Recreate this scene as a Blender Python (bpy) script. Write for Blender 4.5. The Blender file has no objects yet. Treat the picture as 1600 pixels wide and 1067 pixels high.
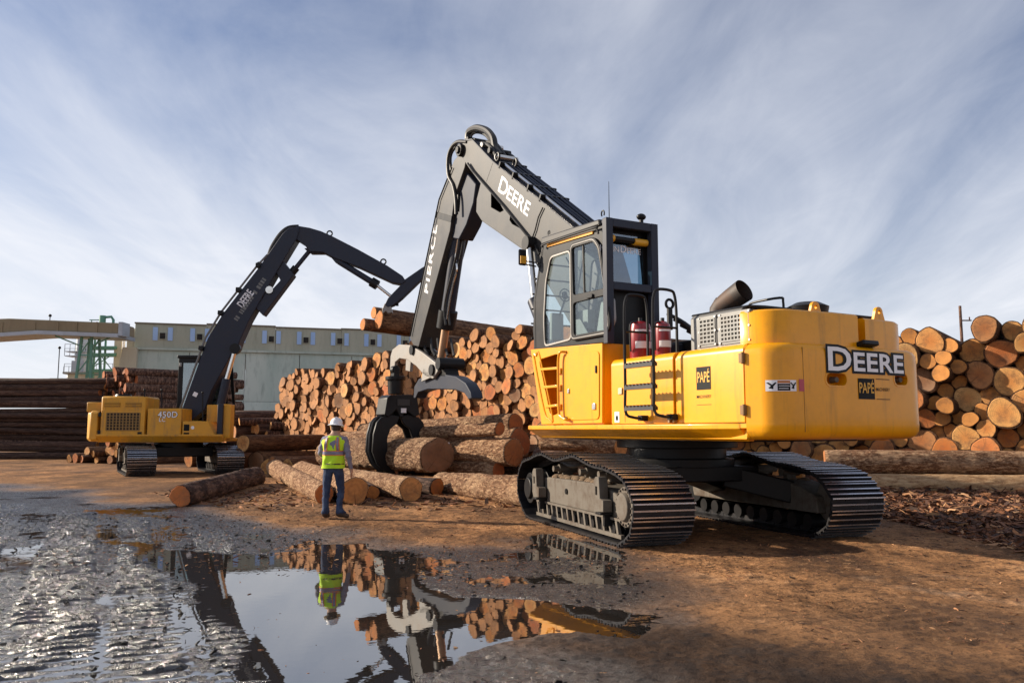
import bpy, bmesh, math, random
import numpy as np
from mathutils import Vector, Matrix, Quaternion
random.seed(7); RNG = np.random.default_rng(11)
sc = bpy.context.scene
COL = sc.collection
rad = math.radians

# ---------------------------------------------------------------- camera
F = 1300.0; CAMH = 1.58; TH = math.atan(138.5 / F)          # focal length in photo pixels, eye height, upward tilt
cam = bpy.data.cameras.new('camera'); camo = bpy.data.objects.new('camera', cam); COL.objects.link(camo)
camo.location = (0, 0, CAMH); camo.rotation_euler = (math.pi / 2 + TH, 0, 0)
cam.sensor_width = 36; cam.lens = F / 1600 * 36; cam.clip_end = 4000; cam.clip_start = 0.1
sc.camera = camo

# ---------------------------------------------------------------- sky, sun, exposure
SUN = Vector((-0.968, 0.25, 0)).normalized()
EL = rad(22)
SUNV = Vector((SUN.x * math.cos(EL), SUN.y * math.cos(EL), math.sin(EL)))
world = bpy.data.worlds.new('World'); sc.world = world; world.use_nodes = True
nt = world.node_tree; nt.nodes.clear()
def N(t, typ, **kw):
    n = t.nodes.new(typ)
    for k, v in kw.items(): setattr(n, k, v)
    return n
def MATH(t, op, a, b=None, c=None):
    n = N(t, 'ShaderNodeMath', operation=op)
    for i, x in enumerate((a, b, c)):
        if x is None: continue
        if hasattr(x, 'is_output'): t.links.new(x, n.inputs[i])
        else: n.inputs[i].default_value = x
    return n.outputs[0]
def RAMP(t, fac, stops, interp='LINEAR'):
    n = N(t, 'ShaderNodeValToRGB'); n.color_ramp.interpolation = interp
    e = n.color_ramp.elements
    while len(e) < len(stops): e.new(0.5)
    for i, (p, c) in enumerate(stops):
        e[i].position = p
        e[i].color = (c, c, c, 1) if not hasattr(c, '__len__') else (*c, 1)
    t.links.new(fac, n.inputs[0]); return n.outputs[0]
def MIX(t, fac, a, b, mode='MIX'):
    n = N(t, 'ShaderNodeMix', data_type='RGBA', blend_type=mode)
    for i, x in ((0, fac), (6, a), (7, b)):
        if hasattr(x, 'is_output'): t.links.new(x, n.inputs[i])
        elif i == 0: n.inputs[0].default_value = x
        else: n.inputs[i].default_value = (*x, 1)
    return n.outputs[2]
sky = N(nt, 'ShaderNodeTexSky', sky_type='NISHITA', sun_disc=False)
sky.sun_elevation = EL; sky.sun_rotation = math.atan2(SUN.x, SUN.y)
sky.air_density = 1.0; sky.dust_density = 1.2; sky.ozone_density = 1.5
tc = N(nt, 'ShaderNodeTexCoord')
sep = N(nt, 'ShaderNodeSeparateXYZ'); nt.links.new(tc.outputs['Generated'], sep.inputs[0])
zz = MATH(nt, 'ADD', MATH(nt, 'MAXIMUM', sep.outputs[2], 0.0), 0.13)
cx = MATH(nt, 'DIVIDE', sep.outputs[0], zz); cy = MATH(nt, 'DIVIDE', sep.outputs[1], zz)
cmb = N(nt, 'ShaderNodeCombineXYZ'); nt.links.new(cx, cmb.inputs[0]); nt.links.new(cy, cmb.inputs[1])
def cloud(rot, scl, scale, det, rough, dist, seed):
    mp = N(nt, 'ShaderNodeMapping'); nt.links.new(cmb.outputs[0], mp.inputs[0])
    mp.inputs['Rotation'].default_value = (0, 0, rad(rot)); mp.inputs['Scale'].default_value = scl; mp.inputs['Location'].default_value = (seed, seed * 1.7, 0)
    nz = N(nt, 'ShaderNodeTexNoise'); nt.links.new(mp.outputs[0], nz.inputs[0])
    nz.inputs['Scale'].default_value = scale; nz.inputs['Detail'].default_value = det; nz.inputs['Roughness'].default_value = rough; nz.inputs['Distortion'].default_value = dist
    return nz.outputs[0]
c1 = cloud(58, (0.50, 0.27, 1), 1.1, 8, 0.58, 1.3, 3.1)      # long cirrus streaks
c2 = cloud(-12, (0.5, 0.3, 1), 0.7, 5, 0.5, 0.2, 8.4)       # broad veils
c3 = cloud(-38, (1.3, 0.50, 1), 2.0, 7, 0.62, 1.4, 5.2)      # fine fibres
m = MATH(nt, 'ADD', MATH(nt, 'MULTIPLY', c1, 0.5), MATH(nt, 'ADD', MATH(nt, 'MULTIPLY', c2, 0.45), MATH(nt, 'MULTIPLY', c3, 0.16)))
mask = RAMP(nt, m, [(0.43, 0.0), (0.56, 0.30), (0.70, 0.66)])
mask = MATH(nt, 'ADD', mask, RAMP(nt, sep.outputs[2], [(0.0, 0.80), (0.10, 0.58), (0.30, 0.14), (0.6, 0.0)]))   # veils thicken towards the horizon
mask = MATH(nt, 'MINIMUM', mask, 0.92)
skyc = MIX(nt, 1.0, sky.outputs[0], (0.54, 0.70, 0.98), 'MULTIPLY')
out = MIX(nt, mask, skyc, (8.9, 9.1, 9.7))
bg = N(nt, 'ShaderNodeBackground'); nt.links.new(out, bg.inputs[0]); bg.inputs[1].default_value = 0.062
wo = N(nt, 'ShaderNodeOutputWorld'); nt.links.new(bg.outputs[0], wo.inputs[0])
sl = bpy.data.lights.new('sun', 'SUN'); sl.energy = 5.0; sl.angle = rad(0.53); sl.color = (1.0, 0.87, 0.70)
slo = bpy.data.objects.new('sun', sl); COL.objects.link(slo); slo.rotation_euler = (-SUNV).to_track_quat('-Z', 'Y').to_euler(); slo.location = SUNV * 60
sc.view_settings.view_transform = 'Standard'; sc.view_settings.look = 'None'; sc.view_settings.gamma = 1.0; sc.view_settings.exposure = 0.74
sc.cycles.max_bounces = 6; sc.cycles.glossy_bounces = 4; sc.cycles.transmission_bounces = 4; sc.cycles.transparent_max_bounces = 12
sc.cycles.use_denoising = True

# ---------------------------------------------------------------- photo survey: sight lines through points of the photograph
def ray(px, py):
    x = (px - 800) / F; y = (533.5 - py) / F
    return Vector((x, math.cos(TH) - y * math.sin(TH), math.sin(TH) + y * math.cos(TH)))
EYE = Vector((0, 0, CAMH))
def gnd(px, py, z=0.0):
    r = ray(px, py); return EYE + r * ((z - CAMH) / r.z)
def atY(px, py, Y):
    r = ray(px, py); return EYE + r * (Y / r.y)
def proj(p):
    p = Vector(p) - EYE; d = p.y * math.cos(TH) + p.z * math.sin(TH); h = -p.y * math.sin(TH) + p.z * math.cos(TH)
    return 800 + F * p.x / d, 533.5 - F * h / d
class Frame:                       # a machine's own axes: x ahead, y to its left, z up
    def __init__(s, x, y, head):
        s.o = Vector((x, y, 0)); s.h = head
        s.u = Vector((math.cos(head), math.sin(head), 0)); s.v = Vector((-math.sin(head), math.cos(head), 0))
    def uz(s, px, py, v):          # sight line met with the upright plane y = v
        r = ray(px, py); t = (s.o + s.v * v - EYE).dot(s.v) / r.dot(s.v); p = EYE + r * t - s.o
        return (p.dot(s.u), p.z)
    def vz(s, px, py, u):
        r = ray(px, py); t = (s.o + s.u * u - EYE).dot(s.u) / r.dot(s.u); p = EYE + r * t - s.o
        return (p.dot(s.v), p.z)

# ---------------------------------------------------------------- mesh helpers
class MB:
    def __init__(s): s.v = []; s.f = []; s.m = []
    def add(s, vs, fs, mi=0):
        o = len(s.v); s.v += [tuple(p) for p in vs]; s.f += [tuple(i + o for i in f) for f in fs]; s.m += [mi] * len(fs); return s
    def box(s, c, d, rot=None, mi=0):
        vs = [Vector((x * d[0] / 2, y * d[1] / 2, z * d[2] / 2)) for x in (-1, 1) for y in (-1, 1) for z in (-1, 1)]
        if rot is not None: vs = [rot @ p for p in vs]
        c = Vector(c)
        return s.add([p + c for p in vs], [(0, 1, 3, 2), (4, 6, 7, 5), (0, 4, 5, 1), (2, 3, 7, 6), (0, 2, 6, 4), (1, 5, 7, 3)], mi)
    def bb(s, x0, x1, y0, y1, z0, z1, mi=0): return s.box(((x0 + x1) / 2, (y0 + y1) / 2, (z0 + z1) / 2), (abs(x1 - x0), abs(y1 - y0), abs(z1 - z0)), None, mi)
    def beam(s, a, b, w, h, up=(0, 0, 1), mi=0):
        a = Vector(a); b = Vector(b); d = (b - a); L = d.length; d.normalize(); up = Vector(up)
        if abs(d.dot(up)) > 0.98: up = Vector((0, 1, 0)) if abs(d.y) < .9 else Vector((1, 0, 0))
        y = up.cross(d).normalized(); z = d.cross(y)
        return s.box((a + b) / 2, (L, w, h), Matrix((d, y, z)).transposed(), mi)
    def prism(s, poly, lo, hi, ax='y', mi=0):
        def P(a, b, t): return {'y': (a, t, b), 'x': (t, a, b), 'z': (a, b, t)}[ax]
        n = len(poly)
        vs = [P(a, b, lo) for a, b in poly] + [P(a, b, hi) for a, b in poly]
        return s.add(vs, [tuple(range(n)), tuple(range(2 * n - 1, n - 1, -1))] + [(i, n + i, n + (i + 1) % n, (i + 1) % n) for i in range(n)], mi)
    def loft(s, rings, cap=True, mi=0, closed=True):
        n = len(rings[0]); vs = [p for r in rings for p in r]; fs = []
        for k in range(len(rings) - 1):
            for i in range(n if closed else n - 1):
                a = k * n + i; b = k * n + (i + 1) % n; fs.append((a, b, b + n, a + n))
        if cap: fs += [tuple(range(n - 1, -1, -1)), tuple(range((len(rings) - 1) * n, len(rings) * n))]
        return s.add(vs, fs, mi)
    def tube(s, pts, r, n=8, cap=True, mi=0):
        pts = [Vector(p) for p in pts]; rs = r if hasattr(r, '__len__') else [r] * len(pts)
        rings = []; prev = None
        for i, p in enumerate(pts):
            d = (pts[min(i + 1, len(pts) - 1)] - pts[max(i - 1, 0)]).normalized()
            if prev is None: a = d.orthogonal().normalized()
            else: a = (prev - d * prev.dot(d)).normalized()
            prev = a; b = d.cross(a)
            rings.append([p + (a * math.cos(t) + b * math.sin(t)) * rs[i] for t in [2 * math.pi * k / n for k in range(n)]])
        return s.loft(rings, cap, mi)
    def cyl(s, a, b, r, r2=None, n=16, mi=0): return s.tube([a, b], [r, r if r2 is None else r2], n, True, mi)
    def ball(s, c, r, sc_=(1, 1, 1), n=12, m=8, mi=0):
        rings = []
        for i in range(m + 1):
            t = math.pi * i / m; k = max(math.sin(t), 1e-3)
            rings.append([(c[0] + r * sc_[0] * k * math.cos(2 * math.pi * j / n), c[1] + r * sc_[1] * k * math.sin(2 * math.pi * j / n), c[2] - r * sc_[2] * math.cos(t)) for j in range(n)])
        return s.loft(rings, True, mi)
    def plate(s, outer, holes, lo, hi, ax='y', mi=0):       # a flat plate with openings cut through it
        bm = bmesh.new(); loops = []
        for lp in [outer] + holes:
            vs = [bm.verts.new((a, b, 0)) for a, b in lp]; loops.append(len(vs))
            for i in range(len(vs)): bm.edges.new((vs[i], vs[(i + 1) % len(vs)]))
        bm.verts.index_update()
        bmesh.ops.triangle_fill(bm, edges=bm.edges[:], use_beauty=True, use_dissolve=False, normal=(0, 0, 1))
        bm.verts.ensure_lookup_table(); bm.verts.index_update()
        pts = [(v.co.x, v.co.y) for v in bm.verts]; tri = [tuple(v.index for v in f.verts) for f in bm.faces]; bm.free()
        def P(a, b, t): return {'y': (a, t, b), 'x': (t, a, b), 'z': (a, b, t)}[ax]
        n = len(pts); vs = [P(a, b, lo) for a, b in pts] + [P(a, b, hi) for a, b in pts]
        fs = tri + [tuple(n + i for i in reversed(t)) for t in tri]; o = 0
        for L in loops:
            fs += [(o + i, n + o + i, n + o + (i + 1) % L, o + (i + 1) % L) for i in range(L)]; o += L
        return s.add(vs, fs, mi)
    def mesh(s, name, mats, smooth=35, fix=True):
        me = bpy.data.meshes.new(name); me.from_pydata(s.v, [], s.f)
        mats = mats if isinstance(mats, (list, tuple)) else [mats]
        for m_ in mats: me.materials.append(m_)
        if len(mats) > 1: me.polygons.foreach_set('material_index', s.m)
        if fix:
            bm = bmesh.new(); bm.from_mesh(me); bmesh.ops.recalc_face_normals(bm, faces=bm.faces); bm.to_mesh(me); bm.free()
        if smooth:
            me.polygons.foreach_set('use_smooth', [True] * len(me.polygons)); me.set_sharp_from_angle(angle=rad(smooth))
        me.update(); return me
    def build(s, name, mats, parent=None, bevel=0, smooth=35, fix=True):
        o = bpy.data.objects.new(name, s.mesh(name, mats, smooth, fix)); COL.objects.link(o)
        if parent is not None: o.parent = parent
        if bevel:
            b = o.modifiers.new('bevel', 'BEVEL'); b.width = bevel; b.segments = 2; b.limit_method = 'ANGLE'; b.angle_limit = rad(40)
            b.use_clamp_overlap = True
        return o
def inst(o_mesh, name, parent=None, mat=None):
    o = bpy.data.objects.new(name, o_mesh); COL.objects.link(o)
    if parent is not None: o.parent = parent
    if mat is not None: o.matrix_local = mat
    return o
def empty(name, loc, rz=0):
    o = bpy.data.objects.new(name, None); COL.objects.link(o); o.location = loc; o.rotation_euler = (0, 0, rz); o.empty_display_size = .3; return o
def tag(o, label, cat, group=None):
    o['label'] = label; o['category'] = cat
    if group: o['group'] = group
    return o
def smoothcurve(pts, k=6, closed=False):
    P_ = [Vector(p) for p in pts]; n = len(P_); out_ = []
    for i in range(n if closed else n - 1):
        g = (lambda j: P_[j % n]) if closed else (lambda j: P_[min(max(j, 0), n - 1)])
        a, b, c, d = g(i - 1), g(i), g(i + 1), g(i + 2)
        for t in range(k):
            t /= k
            out_.append(0.5 * ((2 * b) + (c - a) * t + (2 * a - 5 * b + 4 * c - d) * t * t + (3 * b - a - 3 * c + d) * t ** 3))
    if not closed: out_.append(P_[-1])
    return out_
def rrect(x0, x1, y0, y1, r, k=4):
    out_ = []
    for cx_, cy_, a0 in ((x1 - r, y1 - r, 0), (x0 + r, y1 - r, 90), (x0 + r, y0 + r, 180), (x1 - r, y0 + r, 270)):
        for i in range(k + 1):
            a = rad(a0 + 90 * i / k); out_.append((cx_ + r * math.cos(a), cy_ + r * math.sin(a)))
    return out_
def fillet(poly, r, k=4):
    out_ = []; n = len(poly)
    for i in range(n):
        p = Vector(poly[i]); a = Vector(poly[i - 1]) - p; b = Vector(poly[(i + 1) % n]) - p
        rr = min(r, a.length * .45, b.length * .45); p0 = p + a.normalized() * rr; p1 = p + b.normalized() * rr
        for j in range(k + 1):
            t = j / k; out_.append(tuple(p0 * (1 - t) ** 2 + p * 2 * t * (1 - t) + p1 * t * t))
    return out_
_txt = {}
def text2d(body, size, off=0.0, align='LEFT', space=1.0):        # flat lettering as (points, faces) in its own plane
    key = (body, off, align, space)
    if key not in _txt:
        cu = bpy.data.curves.new('t', 'FONT'); cu.body = body; cu.size = 1; cu.offset = off; cu.align_x = align; cu.space_character = space; cu.resolution_u = 3
        o = bpy.data.objects.new('t', cu); COL.objects.link(o)
        dg = bpy.context.evaluated_depsgraph_get(); me = bpy.data.meshes.new_from_object(o.evaluated_get(dg))
        _txt[key] = ([(v.co.x, v.co.y) for v in me.vertices], [tuple(p.vertices) for p in me.polygons])
        bpy.data.objects.remove(o); bpy.data.curves.remove(cu); bpy.data.meshes.remove(me)
    p, f = _txt[key]
    return [(a * size, b * size) for a, b in p], f
def lettering(body, size, fn, mat, parent, name='lettering', off=0.0, align='LEFT', space=1.0, sx=1.0, fit=None):
    p, f = text2d(body, size, off, align, space)
    if fit: q = [a for a, b in p]; p = [(a - min(q), b) for a, b in p]; sx = fit / (max(q) - min(q))
    mb = MB().add([fn(a * sx, b) for a, b in p], f); return mb.build(name, mat, parent, 0, 0, False)
# ---------------------------------------------------------------- materials
def material(name):
    m_ = bpy.data.materials.new(name); m_.use_nodes = True; t = m_.node_tree; t.nodes.clear()
    b = N(t, 'ShaderNodeBsdfPrincipled'); o = N(t, 'ShaderNodeOutputMaterial'); t.links.new(b.outputs[0], o.inputs[0])
    return m_, t, b
def noise(t, scale, det=4, rough=.55, vec=None, dist=0, coord='Object', mp=None):
    n = N(t, 'ShaderNodeTexNoise'); n.inputs['Scale'].default_value = scale; n.inputs['Detail'].default_value = det; n.inputs['Roughness'].default_value = rough; n.inputs['Distortion'].default_value = dist
    if vec is None:
        c = N(t, 'ShaderNodeTexCoord'); vec = c.outputs[coord]
    if mp is not None:
        q = N(t, 'ShaderNodeMapping'); q.inputs['Scale'].default_value = mp; t.links.new(vec, q.inputs[0]); vec = q.outputs[0]
    t.links.new(vec, n.inputs[0]); return n.outputs[0]
def setin(t, b, key, val):
    if hasattr(val, 'is_output'): t.links.new(val, b.inputs[key])
    else: b.inputs[key].default_value = (*val, 1) if hasattr(val, '__len__') and len(val) == 3 else val
def bump(t, b, h, strength=.4, dist=.02):
    n = N(t, 'ShaderNodeBump'); n.inputs['Strength'].default_value = strength; n.inputs['Distance'].default_value = dist
    t.links.new(h, n.inputs['Height']); t.links.new(n.outputs[0], b.inputs['Normal'])
def worn(name, col, rough, metal=0.0, coat=0.0, dirt=(.20, .13, .08), amt=.25, scale=3.0, spec=.5, streak=0.0):
    m_, t, b = material(name)
    n1 = noise(t, scale, 6, .65); n2 = noise(t, scale * 9, 3, .6)
    msk = MATH(t, 'MULTIPLY', RAMP(t, n1, [(.46, 0), (.72, 1)]), amt)
    msk = MATH(t, 'ADD', msk, MATH(t, 'MULTIPLY', RAMP(t, n2, [(.55, 0), (.8, 1)]), amt * .5))
    if streak: msk = MATH(t, 'MINIMUM', MATH(t, 'ADD', msk, MATH(t, 'MULTIPLY', RAMP(t, noise(t, 7, 5, .65, mp=(1, 1, .10)), [(.54, 0), (.70, 1)]), streak)), 1.0)
    setin(t, b, 'Base Color', MIX(t, msk, col, dirt))
    setin(t, b, 'Roughness', MATH(t, 'ADD', MATH(t, 'MULTIPLY', n1, .22), rough - .08)); setin(t, b, 'Metallic', metal)
    b.inputs['Coat Weight'].default_value = coat; b.inputs['Coat Roughness'].default_value = .06; b.inputs['Specular IOR Level'].default_value = spec
    return m_
YEL = worn('yellow_paint', (.80, .335, .001), .30, 0, .22, (.34, .155, .012), .30, 1.6, .35, .42)
YEL2 = worn('yellow_paint_dull', (.66, .32, .025), .48, 0, .05, (.26, .16, .07), .4, 2.0, .35, .5)
CHAR = worn('charcoal_paint', (.040, .039, .039), .40, 0, .0, (.065, .055, .046), .45, 2.5, .28)
CHAR2 = worn('charcoal_paint_blue', (.026, .031, .048), .42, 0, 0, (.05, .042, .038), .3, 2.0, .22)
BLK = worn('black_steel', (.012, .012, .013), .38, 0, 0, (.03, .025, .022), .4, 4, .2)
RUB = worn('rubber_hose', (.012, .012, .013), .5, 0, 0, (.05, .04, .035), .4, 5)
HEEL = worn('light_grey_steel', (.27, .255, .235), .45, .15, 0, (.20, .15, .11), .5, 2.2)
GREYC = worn('grey_cover', (.16, .16, .155), .42, .2, 0, (.10, .08, .06), .4, 3)
CHROME = worn('chrome_rod', (.72, .70, .66), .18, 1.0, 0, (.4, .32, .24), .3, 4)
EXH = worn('exhaust_rusty', (.055, .046, .042), .6, .3, 0, (.12, .06, .035), .6, 4)
SHOE = worn('track_steel', (.010, .010, .013), .40, .1, 0, (.035, .027, .022), .5, 3.5, .35)
WORN = worn('worn_steel_edge', (.62, .63, .68), .26, .85, 0, (.20, .16, .14), .4, 6)
MUDF = worn('muddy_grey_frame', (.125, .108, .088), .75, 0, 0, (.075, .052, .036), .95, 4.5, .3, .7)
WHITE = worn('white_vinyl', (.82, .82, .84), .45, 0, 0, (.5, .47, .43), .15, 3)
DECK = worn('sticker_black', (.008, .008, .008), .5, 0, 0, (.02, .016, .012), .3, 3, .15)
DKOUT = worn('dark_green_grey_vinyl', (.010, .012, .015), .45, 0, 0, (.02, .018, .016), .2, 3, .15)
RED = worn('extinguisher_red', (.24, .008, .014), .3, 0, .3, (.16, .02, .02), .3, 3)
REFL = worn('red_reflector', (.45, .05, .08), .35, 0, 0, (.3, .05, .05), .2, 3)
AMBER = worn('amber_yellow', (.72, .36, .02), .4)
SEATM = worn('seat_fabric', (.03, .03, .033), .85)
INTER = worn('cab_trim_grey', (.30, .30, .29), .6)
def glass(name, tint, refl=.10):
    m_ = bpy.data.materials.new(name); m_.use_nodes = True; t = m_.node_tree; t.nodes.clear()
    tr = N(t, 'ShaderNodeBsdfTransparent'); tr.inputs[0].default_value = (*tint, 1)
    gl = N(t, 'ShaderNodeBsdfGlossy'); gl.inputs['Roughness'].default_value = .02; gl.inputs[0].default_value = (.95, .97, 1, 1)
    fr = N(t, 'ShaderNodeLayerWeight'); fr.inputs[0].default_value = .5; pw_ = MATH(t, 'POWER', fr.outputs['Facing'], 4.0)
    mx = N(t, 'ShaderNodeMixShader'); f = MATH(t, 'MINIMUM', MATH(t, 'ADD', MATH(t, 'MULTIPLY', pw_, .7), refl), 1.0)
    t.links.new(f, mx.inputs[0]); t.links.new(tr.outputs[0], mx.inputs[1]); t.links.new(gl.outputs[0], mx.inputs[2])
    o = N(t, 'ShaderNodeOutputMaterial'); t.links.new(mx.outputs[0], o.inputs[0]); return m_
GLASS = glass('cab_glass', (.84, .90, .90), .07)
GLASSD = glass('tinted_rear_glass', (.36, .50, .60), .16)
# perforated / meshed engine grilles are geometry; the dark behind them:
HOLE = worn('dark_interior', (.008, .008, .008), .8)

def bark_mat(name, c_lo, c_mid, c_hi, scale=1.0, aniso=(5, 5, 1.1), bstr=.9, bdist=.035, pale=.5):
    m_, t, b = material(name)
    c = N(t, 'ShaderNodeTexCoord'); oi = N(t, 'ShaderNodeObjectInfo')
    add = N(t, 'ShaderNodeVectorMath', operation='ADD'); t.links.new(c.outputs['Object'], add.inputs[0])
    sc_ = N(t, 'ShaderNodeVectorMath', operation='SCALE'); sc_.inputs[0].default_value = (37, 23, 51); t.links.new(oi.outputs['Random'], sc_.inputs['Scale']); t.links.new(sc_.outputs[0], add.inputs[1])
    n1 = noise(t, 3.2 * scale, 6, .68, add.outputs[0], .4, mp=aniso)
    n2 = noise(t, 1.1 * scale, 3, .6, add.outputs[0], .3)
    n3 = noise(t, 15 * scale, 7, .8, add.outputs[0], 1.2, mp=(1.6, 1.6, .8))
    vor = N(t, 'ShaderNodeTexVoronoi', feature='DISTANCE_TO_EDGE'); q = N(t, 'ShaderNodeMapping'); q.inputs['Scale'].default_value = (aniso[0] * 2.2 * scale, aniso[1] * 2.2 * scale, aniso[2] * 3.2 * scale); t.links.new(add.outputs[0], q.inputs[0]); t.links.new(q.outputs[0], vor.inputs['Vector']); vor.inputs['Scale'].default_value = 1.0
    crack = RAMP(t, vor.outputs['Distance'], [(0.0, 0), (.30, 1)])
    h = MATH(t, 'ADD', MATH(t, 'ADD', MATH(t, 'MULTIPLY', n1, .6), MATH(t, 'MULTIPLY', n3, .6)), MATH(t, 'MULTIPLY', crack, .22))
    col = RAMP(t, MATH(t, 'ADD', MATH(t, 'MULTIPLY', n1, .5), MATH(t, 'MULTIPLY', n3, .5)), [(.38, c_lo), (.49, c_mid), (.60, c_hi)])
    stripped = MATH(t, 'MULTIPLY', RAMP(t, n2, [(.56, 0), (.62, 1)]), pale)         # where the bark has been scuffed off
    col = MIX(t, stripped, col, c_hi)
    col = MIX(t, MATH(t, 'SUBTRACT', .30, MATH(t, 'MULTIPLY', crack, .30)), col, c_lo)
    hue = MATH(t, 'ADD', .7, MATH(t, 'MULTIPLY', oi.outputs['Random'], .55))
    cb = N(t, 'ShaderNodeCombineXYZ')
    for i in range(3): t.links.new(hue, cb.inputs[i])
    setin(t, b, 'Base Color', MIX(t, 1.0, col, cb.outputs[0], 'MULTIPLY')); setin(t, b, 'Roughness', .88); b.inputs['Specular IOR Level'].default_value = .2
    bump(t, b, h, bstr, bdist); return m_
BARK = bark_mat('bark', (.022, .013, .010), (.11, .054, .030), (.34, .18, .09))
BARKF = bark_mat('bark_rough', (.045, .026, .017), (.23, .11, .055), (.70, .46, .27), 1.15, (4.5, 4.5, 1.5), 1.0, .09, .35)
BARKD = bark_mat('bark_dark', (.022, .015, .013), (.075, .042, .032), (.32, .19, .13), .8, (4, 4, .8), 1.0, .07, .3)
def wood_mat(name, dark=1.0):
    m_, t, b = material(name)
    c = N(t, 'ShaderNodeTexCoord'); oi = N(t, 'ShaderNodeObjectInfo')
    n0 = noise(t, 2.2, 3, .5)
    ln = N(t, 'ShaderNodeVectorMath', operation='LENGTH'); sx = N(t, 'ShaderNodeMapping'); sx.inputs['Scale'].default_value = (1, 1, 0); t.links.new(c.outputs['Object'], sx.inputs[0]); t.links.new(sx.outputs[0], ln.inputs[0])
    r = MATH(t, 'ADD', ln.outputs['Value'], MATH(t, 'MULTIPLY', n0, .22))
    rings = MATH(t, 'MULTIPLY', MATH(t, 'ADD', MATH(t, 'SINE', MATH(t, 'MULTIPLY', r, 62.0)), 1.0), .5)
    heart = RAMP(t, r, [(.30, 1), (.92, 0)])
    a = RAMP(t, oi.outputs['Random'], [(0, (.62, .31, .10)), (.13, (.70, .43, .17)), (.27, (.52, .21, .065)), (.40, (.66, .37, .14)), (.54, (.46, .25, .12)), (.64, (.72, .49, .23)), (.76, (.58, .25, .10)), (.86, (.33, .23, .165)), (.93, (.50, .19, .085)), (1, (.33, .23, .165))], 'CONSTANT')
    inner = MIX(t, 1.0, a, (.80, .55, .40), 'MULTIPLY')
    col = MIX(t, MATH(t, 'MULTIPLY', heart, .7), a, inner)
    col = MIX(t, MATH(t, 'MULTIPLY', rings, .22), col, (.30, .13, .05))
    of = N(t, 'ShaderNodeVectorMath', operation='SCALE'); of.inputs[0].default_value = (41, 29, 13); t.links.new(oi.outputs['Random'], of.inputs['Scale']); ad_ = N(t, 'ShaderNodeVectorMath', operation='ADD'); t.links.new(c.outputs['Object'], ad_.inputs[0]); t.links.new(of.outputs[0], ad_.inputs[1])
    grime = RAMP(t, noise(t, 1.7, 6, .72, ad_.outputs[0]), [(.46, 0), (.66, 1)])
    col = MIX(t, MATH(t, 'MULTIPLY', grime, .75), col, (.17, .105, .07))
    ang = noise(t, 26, 2, .6, None, 0)
    col = MIX(t, MATH(t, 'MULTIPLY', RAMP(t, ang, [(.45, 0), (.75, 1)]), .25), col, (.34, .17, .07))
    nv = N(t, 'ShaderNodeVectorMath', operation='NORMALIZE'); t.links.new(sx.outputs[0], nv.inputs[0]); ad2 = N(t, 'ShaderNodeVectorMath', operation='ADD'); t.links.new(nv.outputs[0], ad2.inputs[0]); t.links.new(of.outputs[0], ad2.inputs[1])
    chk = RAMP(t, MATH(t, 'ADD', noise(t, 4.5, 5, .8, ad2.outputs[0]), MATH(t, 'MULTIPLY', n0, .10)), [(.655, 0), (.68, 1)])
    col = MIX(t, MATH(t, 'MULTIPLY', chk, .7), col, (.07, .04, .025))
    if dark != 1.0: col = MIX(t, 1.0, col, (dark, dark * .94, dark * .9), 'MULTIPLY')
    setin(t, b, 'Base Color', MIX(t, 1.0, col, (1.04, .90, .76), 'MULTIPLY')); setin(t, b, 'Roughness', .8); b.inputs['Specular IOR Level'].default_value = .25
    bump(t, b, MATH(t, 'ADD', MATH(t, 'MULTIPLY', rings, .3), ang), .35, .02); return m_
WOOD = wood_mat('sawn_wood'); WOODR = wood_mat('sawn_wood_weathered', .82)
def concrete(name, c1_, c2_, streak=.4, scale=.35):
    m_, t, b = material(name)
    n1 = noise(t, scale, 5, .6, mp=(1, 1, .25)); n2 = noise(t, scale * 7, 4, .65, mp=(1, 1, .12)); n3 = noise(t, scale * 20, 3, .6)
    col = MIX(t, RAMP(t, n1, [(.38, 0), (.66, 1)]), c1_, c2_)
    col = MIX(t, MATH(t, 'MULTIPLY', RAMP(t, n2, [(.52, 0), (.75, 1)]), streak), col, tuple(x * .55 for x in c1_))
    setin(t, b, 'Base Color', col); setin(t, b, 'Roughness', .85); bump(t, b, n3, .15, .05); return m_
BUILD = concrete('pale_green_cladding', (.36, .37, .29), (.44, .44, .35), .45, .5)
BUILDL = concrete('pale_green_wall_weathered', (.38, .45, .39), (.52, .56, .49), .6, .3)
CREAM = concrete('cream_wall', (.55, .50, .38), (.45, .40, .30))
BLUEW = concrete('blue_translucent_panel', (.34, .50, .78), (.42, .58, .84), .1)
BRIDGE = concrete('tan_conveyor_cladding', (.24, .19, .115), (.30, .24, .15), .4, .3)
GREENM = worn('green_lattice_steel', (.10, .26, .19), .6, 0, 0, (.22, .18, .12), .35, 1)
GALV = worn('galvanised_steel', (.40, .43, .47), .5, .3, 0, (.22, .2, .18), .3, 1)
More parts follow.
